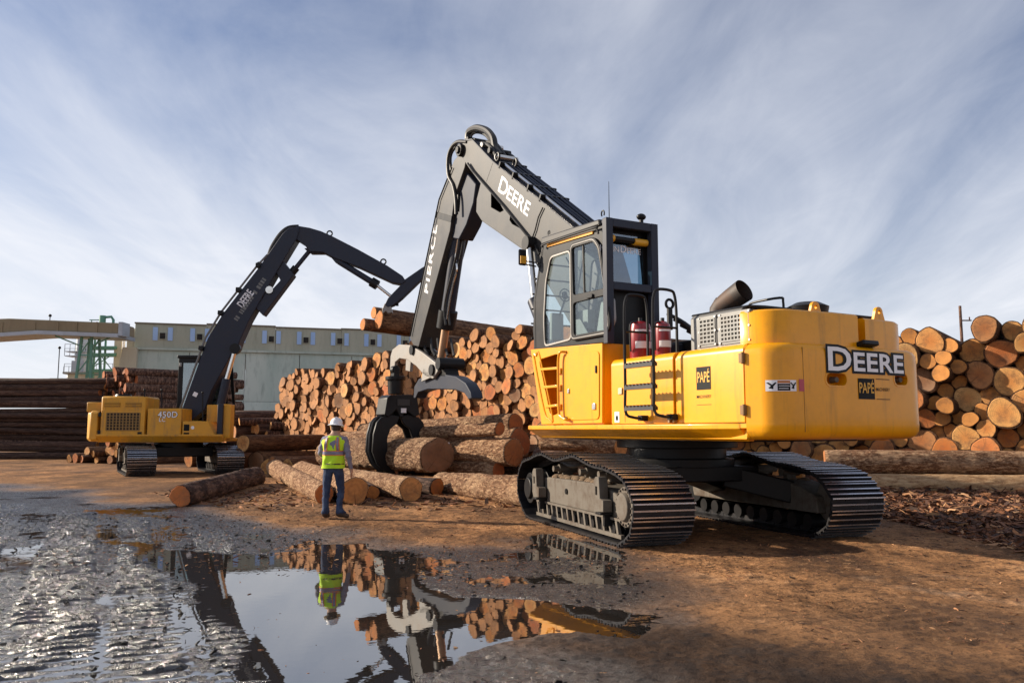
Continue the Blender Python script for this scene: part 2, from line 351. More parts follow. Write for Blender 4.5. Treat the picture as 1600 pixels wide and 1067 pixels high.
# ---------------------------------------------------------------- the yard: one sheet of ground, hollowed where it holds water
def vnoise(x, y, seed):
    g = np.random.default_rng(seed).random((256, 256)); xi = np.floor(x).astype(int); yi = np.floor(y).astype(int); fx = x - xi; fy = y - yi
    fx = fx * fx * (3 - 2 * fx); fy = fy * fy * (3 - 2 * fy); a = lambda i, j: g[i % 256, j % 256]
    return (a(xi, yi) * (1 - fx) + a(xi + 1, yi) * fx) * (1 - fy) + (a(xi, yi + 1) * (1 - fx) + a(xi + 1, yi + 1) * fx) * fy - .5
def fbm(x, y, sc_, oct_, seed, gain=.5):
    o = np.zeros_like(x); amp = 1.0
    for k in range(oct_): o += amp * vnoise(x * sc_ * 2 ** k + 17.3 * k, y * sc_ * 2 ** k + 5.1 * k, seed + k); amp *= gain
    return o
def inside_dist(X, Y, poly):           # + inside, - outside, in metres
    d = np.full(X.shape, 1e9); ins = np.zeros(X.shape, bool); n = len(poly)
    for i in range(n):
        (x0, y0), (x1, y1) = poly[i], poly[(i + 1) % n]
        ex, ey = x1 - x0, y1 - y0; t = np.clip(((X - x0) * ex + (Y - y0) * ey) / (ex * ex + ey * ey), 0, 1)
        d = np.minimum(d, np.hypot(X - x0 - t * ex, Y - y0 - t * ey))
        c = ((y0 > Y) != (y1 > Y)) & (X < ex * (Y - y0) / (ey if ey != 0 else 1e-9) + x0); ins ^= c
    return np.where(ins, d, -d)
def gp(L): return [tuple(gnd(px, py)[:2]) for px, py in L]
def sstep(a, b, x): t = np.clip((x - a) / (b - a), 0, 1); return t * t * (3 - 2 * t)
PUDDLE = gp([(190, 842), (300, 862), (420, 872), (490, 868), (505, 852), (560, 850), (590, 872), (640, 905), (700, 938), (800, 944), (930, 946), (1010, 955), (960, 974), (880, 982), (800, 1004), (720, 1026), (650, 1040), (600, 1060), (570, 1120), (470, 1120), (440, 1060), (390, 1010), (350, 955), (320, 905), (270, 872)])
PUDDLE2 = gp([(812, 838), (850, 832), (930, 848), (985, 862), (960, 872), (880, 866), (830, 858)])
WETZ = gp([(-400, 752), (0, 756), (150, 770), (300, 788), (420, 822), (520, 846), (650, 860), (760, 868), (840, 842), (900, 846), (985, 868), (1010, 905), (1060, 950), (1010, 985), (930, 1010), (940, 1060), (900, 1150), (300, 1300), (-900, 1300)])
SHADE_PAINT = gp([(800, 985), (960, 965), (1150, 990), (1400, 1035), (1700, 1075), (1700, 1300), (700, 1300), (760, 1080)])  # foreground shadow, painted into the ground colour as a dark patch
PRINT = gp([(1330, 905), (1450, 898), (1700, 925), (1700, 965), (1560, 945), (1420, 925)])
def axis_(lo, hi, fine0, fine1, st, far):
    a = list(np.arange(fine0, fine1, st)); v = fine1; s = st
    while v < hi: a.append(v); s *= 1.22; v += s
    a.append(hi); v = fine0; s = st; b = []
    while v > lo: s *= 1.22; v -= s; b.append(max(v, lo))
    return np.array(sorted(set(b)) + a)
gx = axis_(-1500, 1500, -9.0, 9.5, .027, 0)
yy = [4.6]
while yy[-1] < 26: yy.append(yy[-1] + .02 + .0022 * (yy[-1] - 4.6))
s_ = .08
while yy[-1] < 3000: s_ *= 1.2; yy.append(yy[-1] + s_)
gy = np.array([-60, -20, -5, 1, 3, 4, 4.4] + yy)
X, Y = np.meshgrid(gx, gy)
near = (sstep(40, 22, Y) * sstep(30, 12, np.abs(X)))
wx = X + .35 * fbm(X, Y, .9, 4, 60); wy = Y + .5 * fbm(X, Y, .9, 4, 70)
dp = np.maximum(inside_dist(wx, wy, PUDDLE), inside_dist(wx, wy, PUDDLE2)); dw = inside_dist(X + 1.6 * fbm(X, Y, .45, 5, 80), Y + 1.6 * fbm(X, Y, .45, 5, 90), WETZ)
wet = sstep(-.45, .75, dw); pud = sstep(-.22, .25, dp)
dd = sstep(-.5, .8, inside_dist(X + 1.2 * fbm(X, Y, .8, 4, 30), Y + .8 * fbm(X, Y, .8, 4, 40), SHADE_PAINT))
clod = fbm(X, Y, 6.5, 4, 3, .7); fine = fbm(X, Y, 22.0, 2, 8, .5); big = fbm(X, Y, .5, 3, 14)
Z = .016 + .012 * big + .012 * clod + .006 * fine
# tread marks of the big machines pressed into the mud at the left: two bands of cross ribs
def band(px0, py0, px1, py1, w, pitch, amp, seed):
    a = gnd(px0, py0); b = gnd(px1, py1); dx, dy = b.x - a.x, b.y - a.y; L = math.hypot(dx, dy); dx /= L; dy /= L
    s = (X - a.x) * dx + (Y - a.y) * dy; t = -(X - a.x) * dy + (Y - a.y) * dx
    wob = .05 * fbm(X, Y, 1.3, 2, seed)
    m_ = sstep(w / 2, w / 2 - .08, np.abs(t + wob)) * sstep(-.5, .3, s) * sstep(L + .5, L - .3, s)
    rib = np.abs(np.sin(math.pi * (s + wob) / pitch)) ** 2
    return m_, amp * (rib - .5) * (1 + 1.2 * fbm(X, Y, 4, 2, seed + 4))
ribs = np.zeros_like(X); rm = np.zeros_like(X)
for prm in ((120, 800, 60, 1060, .75, .17, .030, 300), (330, 830, 420, 1100, .62, .16, .026, 310), (210, 810, 230, 1080, .55, .17, .028, 320), (-60, 790, -420, 1060, .8, .17, .03, 330), (20, 786, -160, 1060, .6, .16, .024, 350)):
    m_, r_ = band(*prm); ribs = ribs * (1 - m_) + r_ * m_; rm = np.maximum(rm, m_)
pr = sstep(-.12, .12, inside_dist(X + .2 * fbm(X, Y, 2, 3, 33), Y, PRINT))
a_ = gnd(1330, 912); b_ = gnd(1700, 945); ddx, ddy = (b_ - a_).normalized()[:2]
sp = (X - a_.x) * ddx + (Y - a_.y) * ddy
prib = np.abs(np.sin(math.pi * (sp * 1.0 + .35 * ((Y - a_.y) * ddx - (X - a_.x) * ddy) + .05 * clod) / .14)) ** 2
WATER = -.006
Zwet = WATER + .0040 + (.004 * clod + .007 * fbm(X, Y, 12.0, 3, 23, .8) + .007 * fine) * (1 - .5 * rm) + ribs * 1.25 + .010 * big + .016 * fbm(X, Y, 1.1, 3, 140)
Z = Z * (1 - wet) + Zwet * wet
def bandw(a, b, w, pitch, amp, seed):
    dx, dy = b[0] - a[0], b[1] - a[1]; L = math.hypot(dx, dy); dx /= L; dy /= L; s = (X - a[0]) * dx + (Y - a[1]) * dy; t = -(X - a[0]) * dy + (Y - a[1]) * dx; wob = .06 * fbm(X, Y, 1.1, 2, seed)
    m_ = sstep(w / 2, w / 2 - .06, np.abs(t + wob)) * sstep(-.2, .4, s) * sstep(L, L * .55, s) * np.clip(.55 + 1.5 * fbm(X, Y, .8, 3, seed + 2), 0, 1)
    return m_ * (amp * (np.abs(np.sin(math.pi * (s + wob) / pitch)) ** 2 - .75)) - .006 * m_
for a_w, b_w, sd_ in (((2.2, 10.6), (4.0, 4.9), 501), ((5.1, 11.2), (7.1, 5.2), 511), ((.2, 15.2), (-2.6, 22), 521), ((-6.2, 19), (-1.5, 13.4), 531)): Z = Z + bandw(a_w, b_w, .9, .17, .022, sd_) * (1 - wet)
pr = pr * np.clip(.5 + 2.2 * fbm(X, Y, 1.6, 3, 91), 0, 1)
Z = np.where(pr > 0, Z + pr * (.020 * prib * (1 + 1.6 * fbm(X, Y, 3, 2, 77)) - .006), Z)
Z = Z * (1 - dd * .5) + dd * .5 * (.012 + .03 * clod + .012 * fine)
Z = Z * (1 - pud) + pud * (-.05 + .012 * clod)
far = sstep(60, 200, np.hypot(X, Y)); Z = Z * near + (1 - near) * .012 * (1 - far)
mud = np.clip(wet + .85 * dd * (1 - wet), 0, 1)  # mud tone for the wet ground and for the painted foreground shadow
ny, nx = X.shape; vid = np.arange(nx * ny).reshape(ny, nx)
quads = np.stack([vid[:-1, :-1], vid[:-1, 1:], vid[1:, 1:], vid[1:, :-1]], -1).reshape(-1, 4)
gme = bpy.data.meshes.new('ground')
gme.vertices.add(nx * ny); gme.vertices.foreach_set('co', np.stack([X, Y, Z], -1).astype(np.float32).ravel())
gme.loops.add(quads.size); gme.loops.foreach_set('vertex_index', quads.astype(np.int32).ravel())
gme.polygons.add(len(quads)); gme.polygons.foreach_set('loop_start', np.arange(0, quads.size, 4, dtype=np.int32)); gme.polygons.foreach_set('use_smooth', np.ones(len(quads), bool))
gme.update(calc_edges=True)
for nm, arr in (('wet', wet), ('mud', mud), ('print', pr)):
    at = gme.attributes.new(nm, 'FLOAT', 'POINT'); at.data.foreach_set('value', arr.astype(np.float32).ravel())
ground = bpy.data.objects.new('ground', gme); COL.objects.link(ground); ground['kind'] = 'structure'
m_, t, b = material('yard_dirt')
def attr(t, n_): a = N(t, 'ShaderNodeAttribute'); a.attribute_name = n_; return a.outputs['Fac']
n1 = noise(t, .62, 9, .70, mp=(1, .55, 1)); n2 = noise(t, 3.0, 8, .76); n3 = noise(t, 30, 6, .8); n5 = noise(t, 11, 6, .75); n4 = noise(t, .16, 4, .55)
dirt = RAMP(t, n1, [(.36, (.085, .047, .028)), (.47, (.26, .132, .060)), (.58, (.46, .235, .104)), (.70, (.56, .32, .165))])
dirt = MIX(t, MATH(t, 'MULTIPLY', RAMP(t, n2, [(.50, 0), (.60, 1)]), .80), dirt, (.095, .052, .030))
dirt = MIX(t, MATH(t, 'MULTIPLY', RAMP(t, n3, [(.51, 0), (.60, 1)]), .62), dirt, (.06, .034, .02))
dirt = MIX(t, MATH(t, 'MULTIPLY', RAMP(t, n5, [(.54, 0), (.61, 1)]), .7), dirt, (.05, .03, .02))
dirt = MIX(t, MATH(t, 'MULTIPLY', RAMP(t, n5, [(.34, 1), (.42, 0)]), .5), dirt, (.60, .36, .19))
dirt = MIX(t, MATH(t, 'MULTIPLY', RAMP(t, n4, [(.48, 0), (.60, 1)]), .6), dirt, (.10, .058, .034))
mud_shade_col = MIX(t, RAMP(t, n2, [(.4, 0), (.7, 1)]), (.010, .010, .011), (.030, .028, .028))
mud_shade_col = MIX(t, MATH(t, 'MULTIPLY', RAMP(t, n1, [(.58, 0), (.70, 1)]), .35), mud_shade_col, (.08, .045, .024))
mud_shade_mask = MATH(t, 'MULTIPLY', attr(t, 'mud'), RAMP(t, n2, [(.25, 1.0), (.80, .95)]))
col = MIX(t, mud_shade_mask, dirt, mud_shade_col)
col = MIX(t, MATH(t, 'MULTIPLY', attr(t, 'print'), .30), col, (.44, .33, .24))
setin(t, b, 'Base Color', col)
wv = attr(t, 'wet')
setin(t, b, 'Roughness', MATH(t, 'SUBTRACT', MATH(t, 'SUBTRACT', .9, MATH(t, 'MULTIPLY', RAMP(t, n4, [(.48, 0), (.60, 1)]), MATH(t, 'MULTIPLY', MATH(t, 'SUBTRACT', 1.0, wv), .30))), MATH(t, 'MULTIPLY', wv, MATH(t, 'ADD', .46, MATH(t, 'MULTIPLY', RAMP(t, n5, [(.46, 1), (.60, 0)]), .32)))))
setin(t, b, 'Specular IOR Level', MATH(t, 'ADD', .10, MATH(t, 'MULTIPLY', wv, MATH(t, 'ADD', .35, MATH(t, 'MULTIPLY', RAMP(t, n5, [(.46, 1), (.60, 0)]), .65)))))
bump(t, b, MATH(t, 'ADD', MATH(t, 'ADD', MATH(t, 'MULTIPLY', n2, .6), n5), MATH(t, 'MULTIPLY', n3, .5)), .9, .04)
gme.materials.append(m_)
# standing water
m_, t, b = material('puddle_water')
setin(t, b, 'Base Color', (.020, .017, .015)); b.inputs['IOR'].default_value = 4.2
rp = noise(t, 1.2, 3, .5); setin(t, b, 'Roughness', .012)
bump(t, b, noise(t, 9, 2, .5), .012, .02)
water = MB().add([(-16, 4.3, WATER), (7, 4.3, WATER), (7, 21, WATER), (-16, 21, WATER)], [(0, 1, 2, 3)]).build('puddle_water', m_, None, 0, 0)
water['kind'] = 'structure'

# ---------------------------------------------------------------- mill building behind the yard
BA = atY(207, 672, 80); BD = Vector((24.0, 7.2, 0)).normalized(); BN = Vector((BD.y, -BD.x, 0))     # corner, along the wall, out of the wall
bh = math.atan2(BD.y, BD.x)
bld = empty('mill_building', (BA.x, BA.y, 0), bh); tag(bld, 'long pale green mill building with blue strips and square vents', 'building')
zt = 1.58 + 172 * 80 / 1307; zb = 1.58 + 128 * 80 / 1307; Lb = 62
mb = MB(); xs = -0.0
k_ = 0; x_ = -.2
while x_ < Lb:                                        # upper storey, in bays whose eaves step a little
    x2 = min(x_ + 6.55, Lb); dz = (.0, .12, .03, .1)[k_ % 4]; mb.bb(x_, x2 - .02, 0, 22, zb - .3, zt - .25 + dz); x_ = x2; k_ += 1
mb.build('upper_storey', BUILD, bld, .04)
mb = MB(); x_ = -.2; k_ = 0
while x_ < Lb:
    x2 = min(x_ + 6.55, Lb); dz = (.0, .12, .03, .1)[k_ % 4]; mb.bb(x_ - .06, x2 - .02, -.12, .25, zt - .25 + dz, zt - .13 + dz); x_ = x2; k_ += 1
mb.build('roof_edge', worn('roof_flashing', (.20, .17, .13), .7), bld)
MB().prism([(-.25, zb - .1), (-.05, zb - .1), (-.05, zb + .1), (-.25, zb + .1)], -.5, Lb, 'x').build('ledge', BUILDL, bld)
j0 = -.4; k_ = 0
while j0 < Lb:                                        # lower wall of cast panels, leaning out towards its foot
    for (h0, h1) in ((0, 4.4), (4.4, zb - .1)):
        f0 = -2.3 * (1 - h0 / zb) ** 1.5; f1 = -2.3 * (1 - h1 / zb) ** 1.5
        r_ = [[(j0 + .02, f0, h0), (j0 + 5.2, f0, h0), (j0 + 5.2, 2, h0), (j0 + .02, 2, h0)], [(j0 + .02, f1, h1 - .03), (j0 + 5.2, f1, h1 - .03), (j0 + 5.2, 2, h1 - .03), (j0 + .02, 2, h1 - .03)]]
        MB().loft(r_).build('wall_panel', BUILDL, bld)
    j0 += 5.24; k_ += 1
# flared buttress on the end wall
MB().prism([(-3.0, 0), (.2, 0), (.2, zb), (-1.05, zb), (-1.6, zb * .55)], -1.2, 1.6, 'y').build('end_buttress', CREAM, bld)
MB().bb(-.95, -.21, .4, 20, 0, zt - .7).build('end_wall', CREAM, bld, .05)
sp_ = (Vector(atY(620, 515, 87.3)) - Vector(atY(240, 515, 80.6))).length / 7.0
x0_ = (Vector(atY(243, 515, 80.6)) - Vector((BA.x, BA.y, 0))).dot(BD)
for i in range(11):
    xx = x0_ + sp_ * i
    for q in (0, .4): MB().bb(xx + q * sp_ - .2, xx + q * sp_ + .24, -.07, .05, zb + .85, zt - .55).build('blue_strip', BLUEW, bld)
    vv = MB().bb(xx + .2 * sp_ - .3, xx + .2 * sp_ + .32, -.10, .05, zb + .95, zb + 1.65).build('vent', BUILD, bld)
    MB().bb(xx + .2 * sp_ - .24, xx + .2 * sp_ + .26, -.13, -.02, zb + 1.01, zb + 1.59).build('louvre', HOLE, vv)

# conveyor gallery coming in from the left, on its lattice tower
cg = empty('conveyor_gallery', tuple(atY(100, 672, 76))[:2] + (0,)); tag(cg, 'tan enclosed conveyor gallery reaching from the left edge to the building', 'conveyor')
O_ = Vector(cg.location)
def gl(px, py, Y_): p = atY(px, py, Y_) - O_; return (p.x, p.z)
top = [gl(-140, 507, 76), gl(30, 501, 76), gl(198, 508, 76)]; bot = [gl(198, 527, 76), gl(75, 522, 76), gl(-140, 536, 76)]
mid = [gl(198, 514, 76), gl(60, 508, 76), gl(-140, 517, 76)]
MB().prism(top + [(a, b_ + .12) for a, b_ in bot], -1.6, 1.6).build('gallery_box', BRIDGE, cg, .1)
MB().prism([(a, b_ + .14) for a, b_ in bot] + [(a, b_ - .2) for a, b_ in reversed(bot)], -1.75, 1.75).build('walkway_truss', GALV, cg)
mb = MB()
for i in range(24): a = bot[2][0] + i * (bot[0][0] - bot[2][0]) / 24; mb.bb(a, a + .07, -1.64, -1.6, top[0][1] - 1.3, top[0][1] - .1) if False else None
for px in (20, 70, 105, 134, 165): q = gl(px, 515, 76); MB().bb(q[0] - .07, q[0] + .07, -1.68, -1.6, q[1] - .55, q[1] + .5).build('cladding_rib', BRIDGE, cg)
q = gl(201, 516, 76); MB().bb(q[0] - .15, q[0] + .2, -1.7, -.2, q[1] - .7, q[1] + .55).build('end_collar', GALV, cg)
q = gl(78, 499, 76); MB().cyl((q[0], 0, q[1] - .9), (q[0], 0, q[1] + .3), .04).ball((q[0], 0, q[1] + .35), .14).build('lamp_post', BLK, cg)
mb = MB(); q0 = gl(160, 505, 76)
mb.cyl((q0[0], 0, q0[1] - .4), (q0[0], 0, q0[1] + .7), .28).tube([(q0[0] + .2, 0, q0[1] + .55), (q0[0] + .8, 0, q0[1] + .6), (q0[0] + 1.0, 0, q0[1] + .3), (q0[0] + 1.0, 0, q0[1] - .3)], .12)
mb.beam((q0[0] - 1.2, 0, q0[1] + .3), (q0[0] - .2, 0, q0[1] + .3), .08, .08).beam((q0[0] - 1.0, 0, q0[1] - .3), (q0[0] - 1.0, 0, q0[1] + .3), .06, .06).beam((q0[0] - .6, 0, q0[1] - .3), (q0[0] - .1, 0, q0[1] + .2), .1, .1)
mb.build('roof_fan', GREENM, cg)
tw = empty('lattice_tower', tuple(atY(134, 672, 76))[:2] + (0,)); tag(tw, 'green steel lattice tower holding up the conveyor gallery', 'tower')
zt_ = 1.58 + 145 * 76 / 1307
for sx_ in (-1, 1):
    for sy_ in (-1, 1): MB().beam((sx_ * .95, sy_ * 1.3, 0), (sx_ * .45, sy_ * .7, zt_), .20, .20).build('leg', GREENM, tw)
for k in range(6):
    f0, f1 = k / 6, (k + 1) / 6; w0, w1 = .95 - .5 * f0, .95 - .5 * f1
    for sy_ in (-1, 1):
        y0_, y1_ = sy_ * (1.3 - .6 * f0), sy_ * (1.3 - .6 * f1)
        MB().beam((-w0, y0_, zt_ * f0), (w1, y1_, zt_ * f1), .09, .09).beam((-w1, y1_, zt_ * f1), (w1, y1_, zt_ * f1), .1, .1).build('brace', GREENM, tw)
for s in (-1, 1): MB().beam((s * .3, -.7, zt_ - .9), (s * 2.6, -1.2, zt_ + .05), .12, .12).build('knee_brace', GREENM, tw)
# silo, plinth house and scaffold further back
sl_ = empty('silo', tuple(atY(121, 672, 96))[:2] + (0,)); tag(sl_, 'blue grey cylindrical silo with railed platforms behind the tower', 'silo')
def hz(py, Y_): return 1.58 + (672 - py) * Y_ / 1307
MB().cyl((0, 0, hz(590, 96)), (0, 0, hz(527, 96)), .75, .62, 20).build('shell', GALV, sl_)
MB().cyl((0, 0, hz(590, 96)), (0, 0, hz(578, 96)), 1.5, .8, 20).build('cone', GALV, sl_)
for py in (556, 549, 584):
    z_ = hz(py, 96); mb = MB().bb(-1.5, .9, -.9, .9, z_ - .08, z_)
    for a in np.linspace(-1.5, .9, 5): mb.beam((a, -.9, z_), (a, -.9, z_ + .8), .05, .05)
    mb.beam((-1.5, -.9, z_ + .8), (.9, -.9, z_ + .8), .05, .05); mb.build('platform', GALV, sl_)
ph = empty('plant_house', tuple(atY(119, 672, 92))[:2] + (0,)); tag(ph, 'beige flat roofed plant house under the silo', 'building')
MB().bb(-1.3, 5.5, 0, 8, 0, hz(584, 92)).build('wall', CREAM, ph, .05); MB().bb(-1.7, 5.7, -.3, 8.2, hz(584, 92), hz(581, 92)).build('roof_slab', worn('slab_grey', (.30, .28, .24), .8), ph)
mb = MB(); z_ = hz(581, 92)
for a in np.linspace(-1.6, 5.5, 9): mb.beam((a, -.2, z_), (a, -.2, z_ + .9), .05, .05)
mb.beam((-1.6, -.2, z_ + .9), (5.5, -.2, z_ + .9), .05, .05).bb(-1.2, .2, .5, 1.4, z_, z_ + 1.3); mb.build('railing', GALV, ph)
q = atY(91, 580, 92) - Vector(ph.location); MB().cyl((q.x, 0, z_ - 1), (q.x, 0, z_ + 2.6), .05).ball((q.x, 0, z_ + 2.7), .16).build('lamp_post', BLK, ph)
MB().beam((-1.3, -.5, z_ - .8), (q.x - .4, -.5, z_ - .8), .8, .12).build('lamp_bracket', GREENM, ph)
sf = empty('scaffold_frame', tuple(atY(160, 672, 84))[:2] + (0,)); tag(sf, 'green steel scaffold frame with platforms beside the building corner', 'scaffold')
for px in (141, 158, 175): 
    p = atY(px, 672, 84) - Vector(sf.location); MB().beam((p.x, 0, 0), (p.x, 0, hz(527, 84)), .16, .16).build('post', GREENM, sf)
for py in (552, 577, 541, 600): MB().bb(-1.3, 1.2, -.6, .6, hz(py, 84) - .3, hz(py, 84)).build('platform', GREENM, sf)
for (p0, p1) in (((141, 577), (175, 555)), ((158, 555), (175, 577)), ((141, 552), (158, 530))):
    a = atY(*p0, 84) - Vector(sf.location); b_ = atY(*p1, 84) - Vector(sf.location); MB().beam((a.x, -.1, a.z), (b_.x, -.1, b_.z), .08, .08).build('brace', GREENM, sf)
MB().bb(.9, 1.6, -.3, .4, 0, hz(530, 84)).build('cream_column', CREAM, sf); MB().cyl((2.0, -.6, 0), (2.0, -.6, hz(527, 84)), .14).build('white_pipe', WHITE, sf)
# utility pole behind the stack at the right
up = empty('utility_pole', tuple(atY(1511, 672, 70))[:2] + (0,)); tag(up, 'thin dark utility pole rising behind the right hand log stack', 'utility pole')
zu = hz(476, 70); MB().cyl((0, 0, 0), (0, 0, zu), .16, .11, 10).build('pole', BARKD, up); MB().beam((-.1, 0, zu - 1.25), (.9, 0, zu - 1.25), .1, .1).cyl((.75, 0, zu - 1.25), (.75, 0, zu - .95), .05).build('crossarm', BARKD, up)
# low distant tree line and ground rise beyond the yard are hidden by the stacks in view
# ---------------------------------------------------------------- tracks (shared by both machines)
def track_path(half, zt, zend, rr, humps=True):
    z0 = .045
    c = [(-half + .15, z0), (-half * .5, z0), (0, z0), (half * .5, z0), (half - .2, z0), (half + .12, z0 + .10), (half + .42, z0 + .36), (half + .44, z0 + .66), (half + .20, zend), (half - .25, zend + .10)]
    if humps: c += [(half * .58, zt), (half * .25, zt - .075), (-half * .05, zt - .01), (-half * .20, zt + .005), (-half * .52, zt - .10), (-half * .80, zend + .05)]
    else: c += [(half * .5, zt), (0, zt - .03), (-half * .5, zt), (-half * .85, zend + .05)]
    c += [(-half - .12, zend - .06), (-half - .40, zend - .28), (-half - .46, .52), (-half - .34, .24), (-half - .08, z0 + .04)]
    P_ = smoothcurve([(a, b, 0) for a, b in c], 12, True); P_ = [(p.x, p.y) for p in P_]; P_.append(P_[0])
    d = [0]
    for i in range(1, len(P_)): d.append(d[-1] + math.hypot(P_[i][0] - P_[i - 1][0], P_[i][1] - P_[i - 1][1]))
    return P_, d
def sample_path(P_, d, s):
    s %= d[-1]; i = int(np.searchsorted(d, s, 'right')) - 1; i = min(i, len(P_) - 2); f = (s - d[i]) / max(d[i + 1] - d[i], 1e-9)
    a, b = P_[i], P_[i + 1]; return a[0] + (b[0] - a[0]) * f, a[1] + (b[1] - a[1]) * f, math.atan2(b[1] - a[1], b[0] - a[0])
def shoe_mesh(width, pitch):
    mb = MB(); w = width / 2; p = pitch / 2
    prof = [(-p * 1.02, 0), (-p * .98, -.034), (-p * .80, -.036), (-p * .76, -.004), (-p * .20, -.004), (-p * .15, -.034), (p * .06, -.034), (p * .11, -.004), (p * .62, -.006), (p * .67, -.034), (p * .85, -.032), (p * 1.0, .010), (p * .96, .022), (-p * .9, .020)]
    n = len(prof); vs = [(a, -w, b) for a, b in prof] + [(a, w, b) for a, b in prof]
    fs = [tuple(range(n)), tuple(range(2 * n - 1, n - 1, -1))] + [(i, n + i, n + (i + 1) % n, (i + 1) % n) for i in range(n)]
    mb.add(vs, fs); mi = [0, 0] + [1 if i in (1, 5, 9) else 0 for i in range(n)]; mb.m = mi
    for y in (-.12, .12): mb.box((0, y, .055), (pitch * .95, .05, .08))
    for y in (-.20, .20):
        for x in (-.4, .4): mb.cyl((x * pitch * .7, y, -.012), (x * pitch * .7, y, -.002), .016, n=6)
    return mb.mesh('track_shoe', [SHOE, WORN], 30)
SHOES = {}
def track_assembly(parent, mat, side, half, width, zt, zend, frame_mat, nroll=9, detail=True):
    """track frame part, with shoes, rollers, sprocket and idler as its sub-parts; side=+1: outer face towards +y"""
    mb = MB(); o = side
    # main box beam
    mb.prism([(-half + .1, .36), (half - .25, .36), (half - .2, .50), (half - .3, .74), (half - .75, .78), (-half + .9, .80), (-half + .5, .72), (-half + .15, .60)], -.24, .30 * 1.0)
    if side < 0: mb.v = [(x, -y, z) for x, y, z in mb.v]
    tf = mb.build('track_frame', frame_mat, parent, .02); tf.matrix_local = mat
    key = (width, round(half, 2))
    P_, d = track_path(half, zt, zend, .5, detail); n = int(round(d[-1] / .215)); pitch = d[-1] / n
    if key not in SHOES: SHOES[key] = shoe_mesh(width, pitch)
    for i in range(n):
        x, z, a = sample_path(P_, d, i * pitch)
        inst(SHOES[key], 'track_shoe', tf, Matrix.Translation((x, 0, z)) @ Matrix.Rotation(-a, 4, 'Y'))
    y1 = side * .31
    for sx in (-1, 1):                                                   # sprocket at the rear, idler ahead
        mb = MB(); cx_ = sx * (half + (.02 if sx < 0 else .0)); cz = .55
        mb.cyl((cx_, -.10, cz), (cx_, .10, cz), .33, n=28).cyl((cx_, side * .10, cz), (cx_, side * .36, cz), .30, .27, 28).cyl((cx_, side * .36, cz), (cx_, side * .41, cz), .20, .18, 20)
        if sx < 0:
            for k in range(18): a = 2 * math.pi * k / 18; mb.cyl((cx_ + .24 * math.cos(a), side * .355, cz + .24 * math.sin(a)), (cx_ + .24 * math.cos(a), side * .385, cz + .24 * math.sin(a)), .018, n=6)
            for k in range(21): a = 2 * math.pi * k / 21; mb.box((cx_ + .345 * math.cos(a), 0, cz + .345 * math.sin(a)), (.06, .09, .05), Matrix.Rotation(-a, 3, 'Y'))
        mb.build('sprocket' if sx < 0 else 'idler', frame_mat if sx < 0 else BLK, tf, .008)
    if not detail: return tf
    for k in range(nroll):
        x = -half + .42 + k * (2 * half - .95) / (nroll - 1)
        MB().cyl((x, -.2, .21), (x, .2, .21), .115, n=16).cyl((x, side * .2, .21), (x, side * .33, .21), .065, n=12).build('track_roller', BLK, tf)
    # roller guard: rails with slanting webs between
    mb = MB(); L0, L1 = -half + .15, half - .30
    mb.bb(L0, L1, y1 - .02, y1 + .03, .10, .155).bb(L0, L1, y1 - .02, y1 + .03, .335, .37)
    k = L0 + .12
    while k < L1 - .1: mb.beam((k, y1, .13), (k + .07, y1, .35), .045, .06); k += .235
    mb.build('roller_guard', frame_mat, tf)
    for xb, w in ((half - .62, .34), (-half + .62, .34)):                  # step brackets bolted to the frame, each with an eye
        mb = MB(); pr_ = [(xb - w / 2, .44), (xb + w / 2 - .06, .42), (xb + w / 2, .52), (xb + w / 2, .86), (xb + w / 2 - .07, .92), (xb - .02, .92), (xb - .05, .62), (xb - w / 2, .60)]
        hole_ = [(xb + .04, .66), (xb + .11, .66), (xb + .11, .78), (xb + .04, .78)]
        mb.plate(pr_, [hole_], y1 + side * .02, y1 + side * .16); mb.build('step_bracket', frame_mat, tf, .01)
        MB().bb(xb - .16, xb + .02, y1, y1 + side * .2, .40, .43).bb(xb - .12, xb - .06, y1, y1 + side * .12, .24, .42).build('step_lug', BLK, tf, .006)
    MB().cyl((half * .15, y1 - side * .02, .60), (half * .15, y1 + side * .012, .60), .045, n=14).build('port_cover', BLK, tf)
    for x in (half * .52, -half * .08, -half * .45):                        # carrier rollers and chain guides on top
        MB().cyl((x, -.16, .93), (x, .16, .93), .075, n=14).cyl((x, side * .16, .93), (x, side * .26, .93), .05, n=12).bb(x - .05, x + .05, -.08, .08, .76, .93).build('carrier_roller', MUDF, tf)
    mb = MB(); pts = []
    for i in range(60):
        x, z, a = sample_path(P_, d, d[-1] * (.42 + .40 * i / 59)); pts.append((x + math.sin(a) * -.12, z - math.cos(a) * .0 - .10))
    for yy_ in (-.13, .13): mb.tube([(x, yy_, z) for x, z in pts], .035, 6)
    mb.build('chain', BLK, tf)
    cl = MB(); rg = np.random.default_rng(5)                                   # caked mud on the frame's ledge
    for x in np.linspace(-half + .95, half - .85, 42): cl.ball((x, side * (.02 + .2 * rg.random()), .79), .05 + .05 * rg.random(), (1.2, 1, .55), 7, 5)
    cl.build('caked_mud', worn('mud_cake', (.16, .105, .062), .95), tf)
    return tf

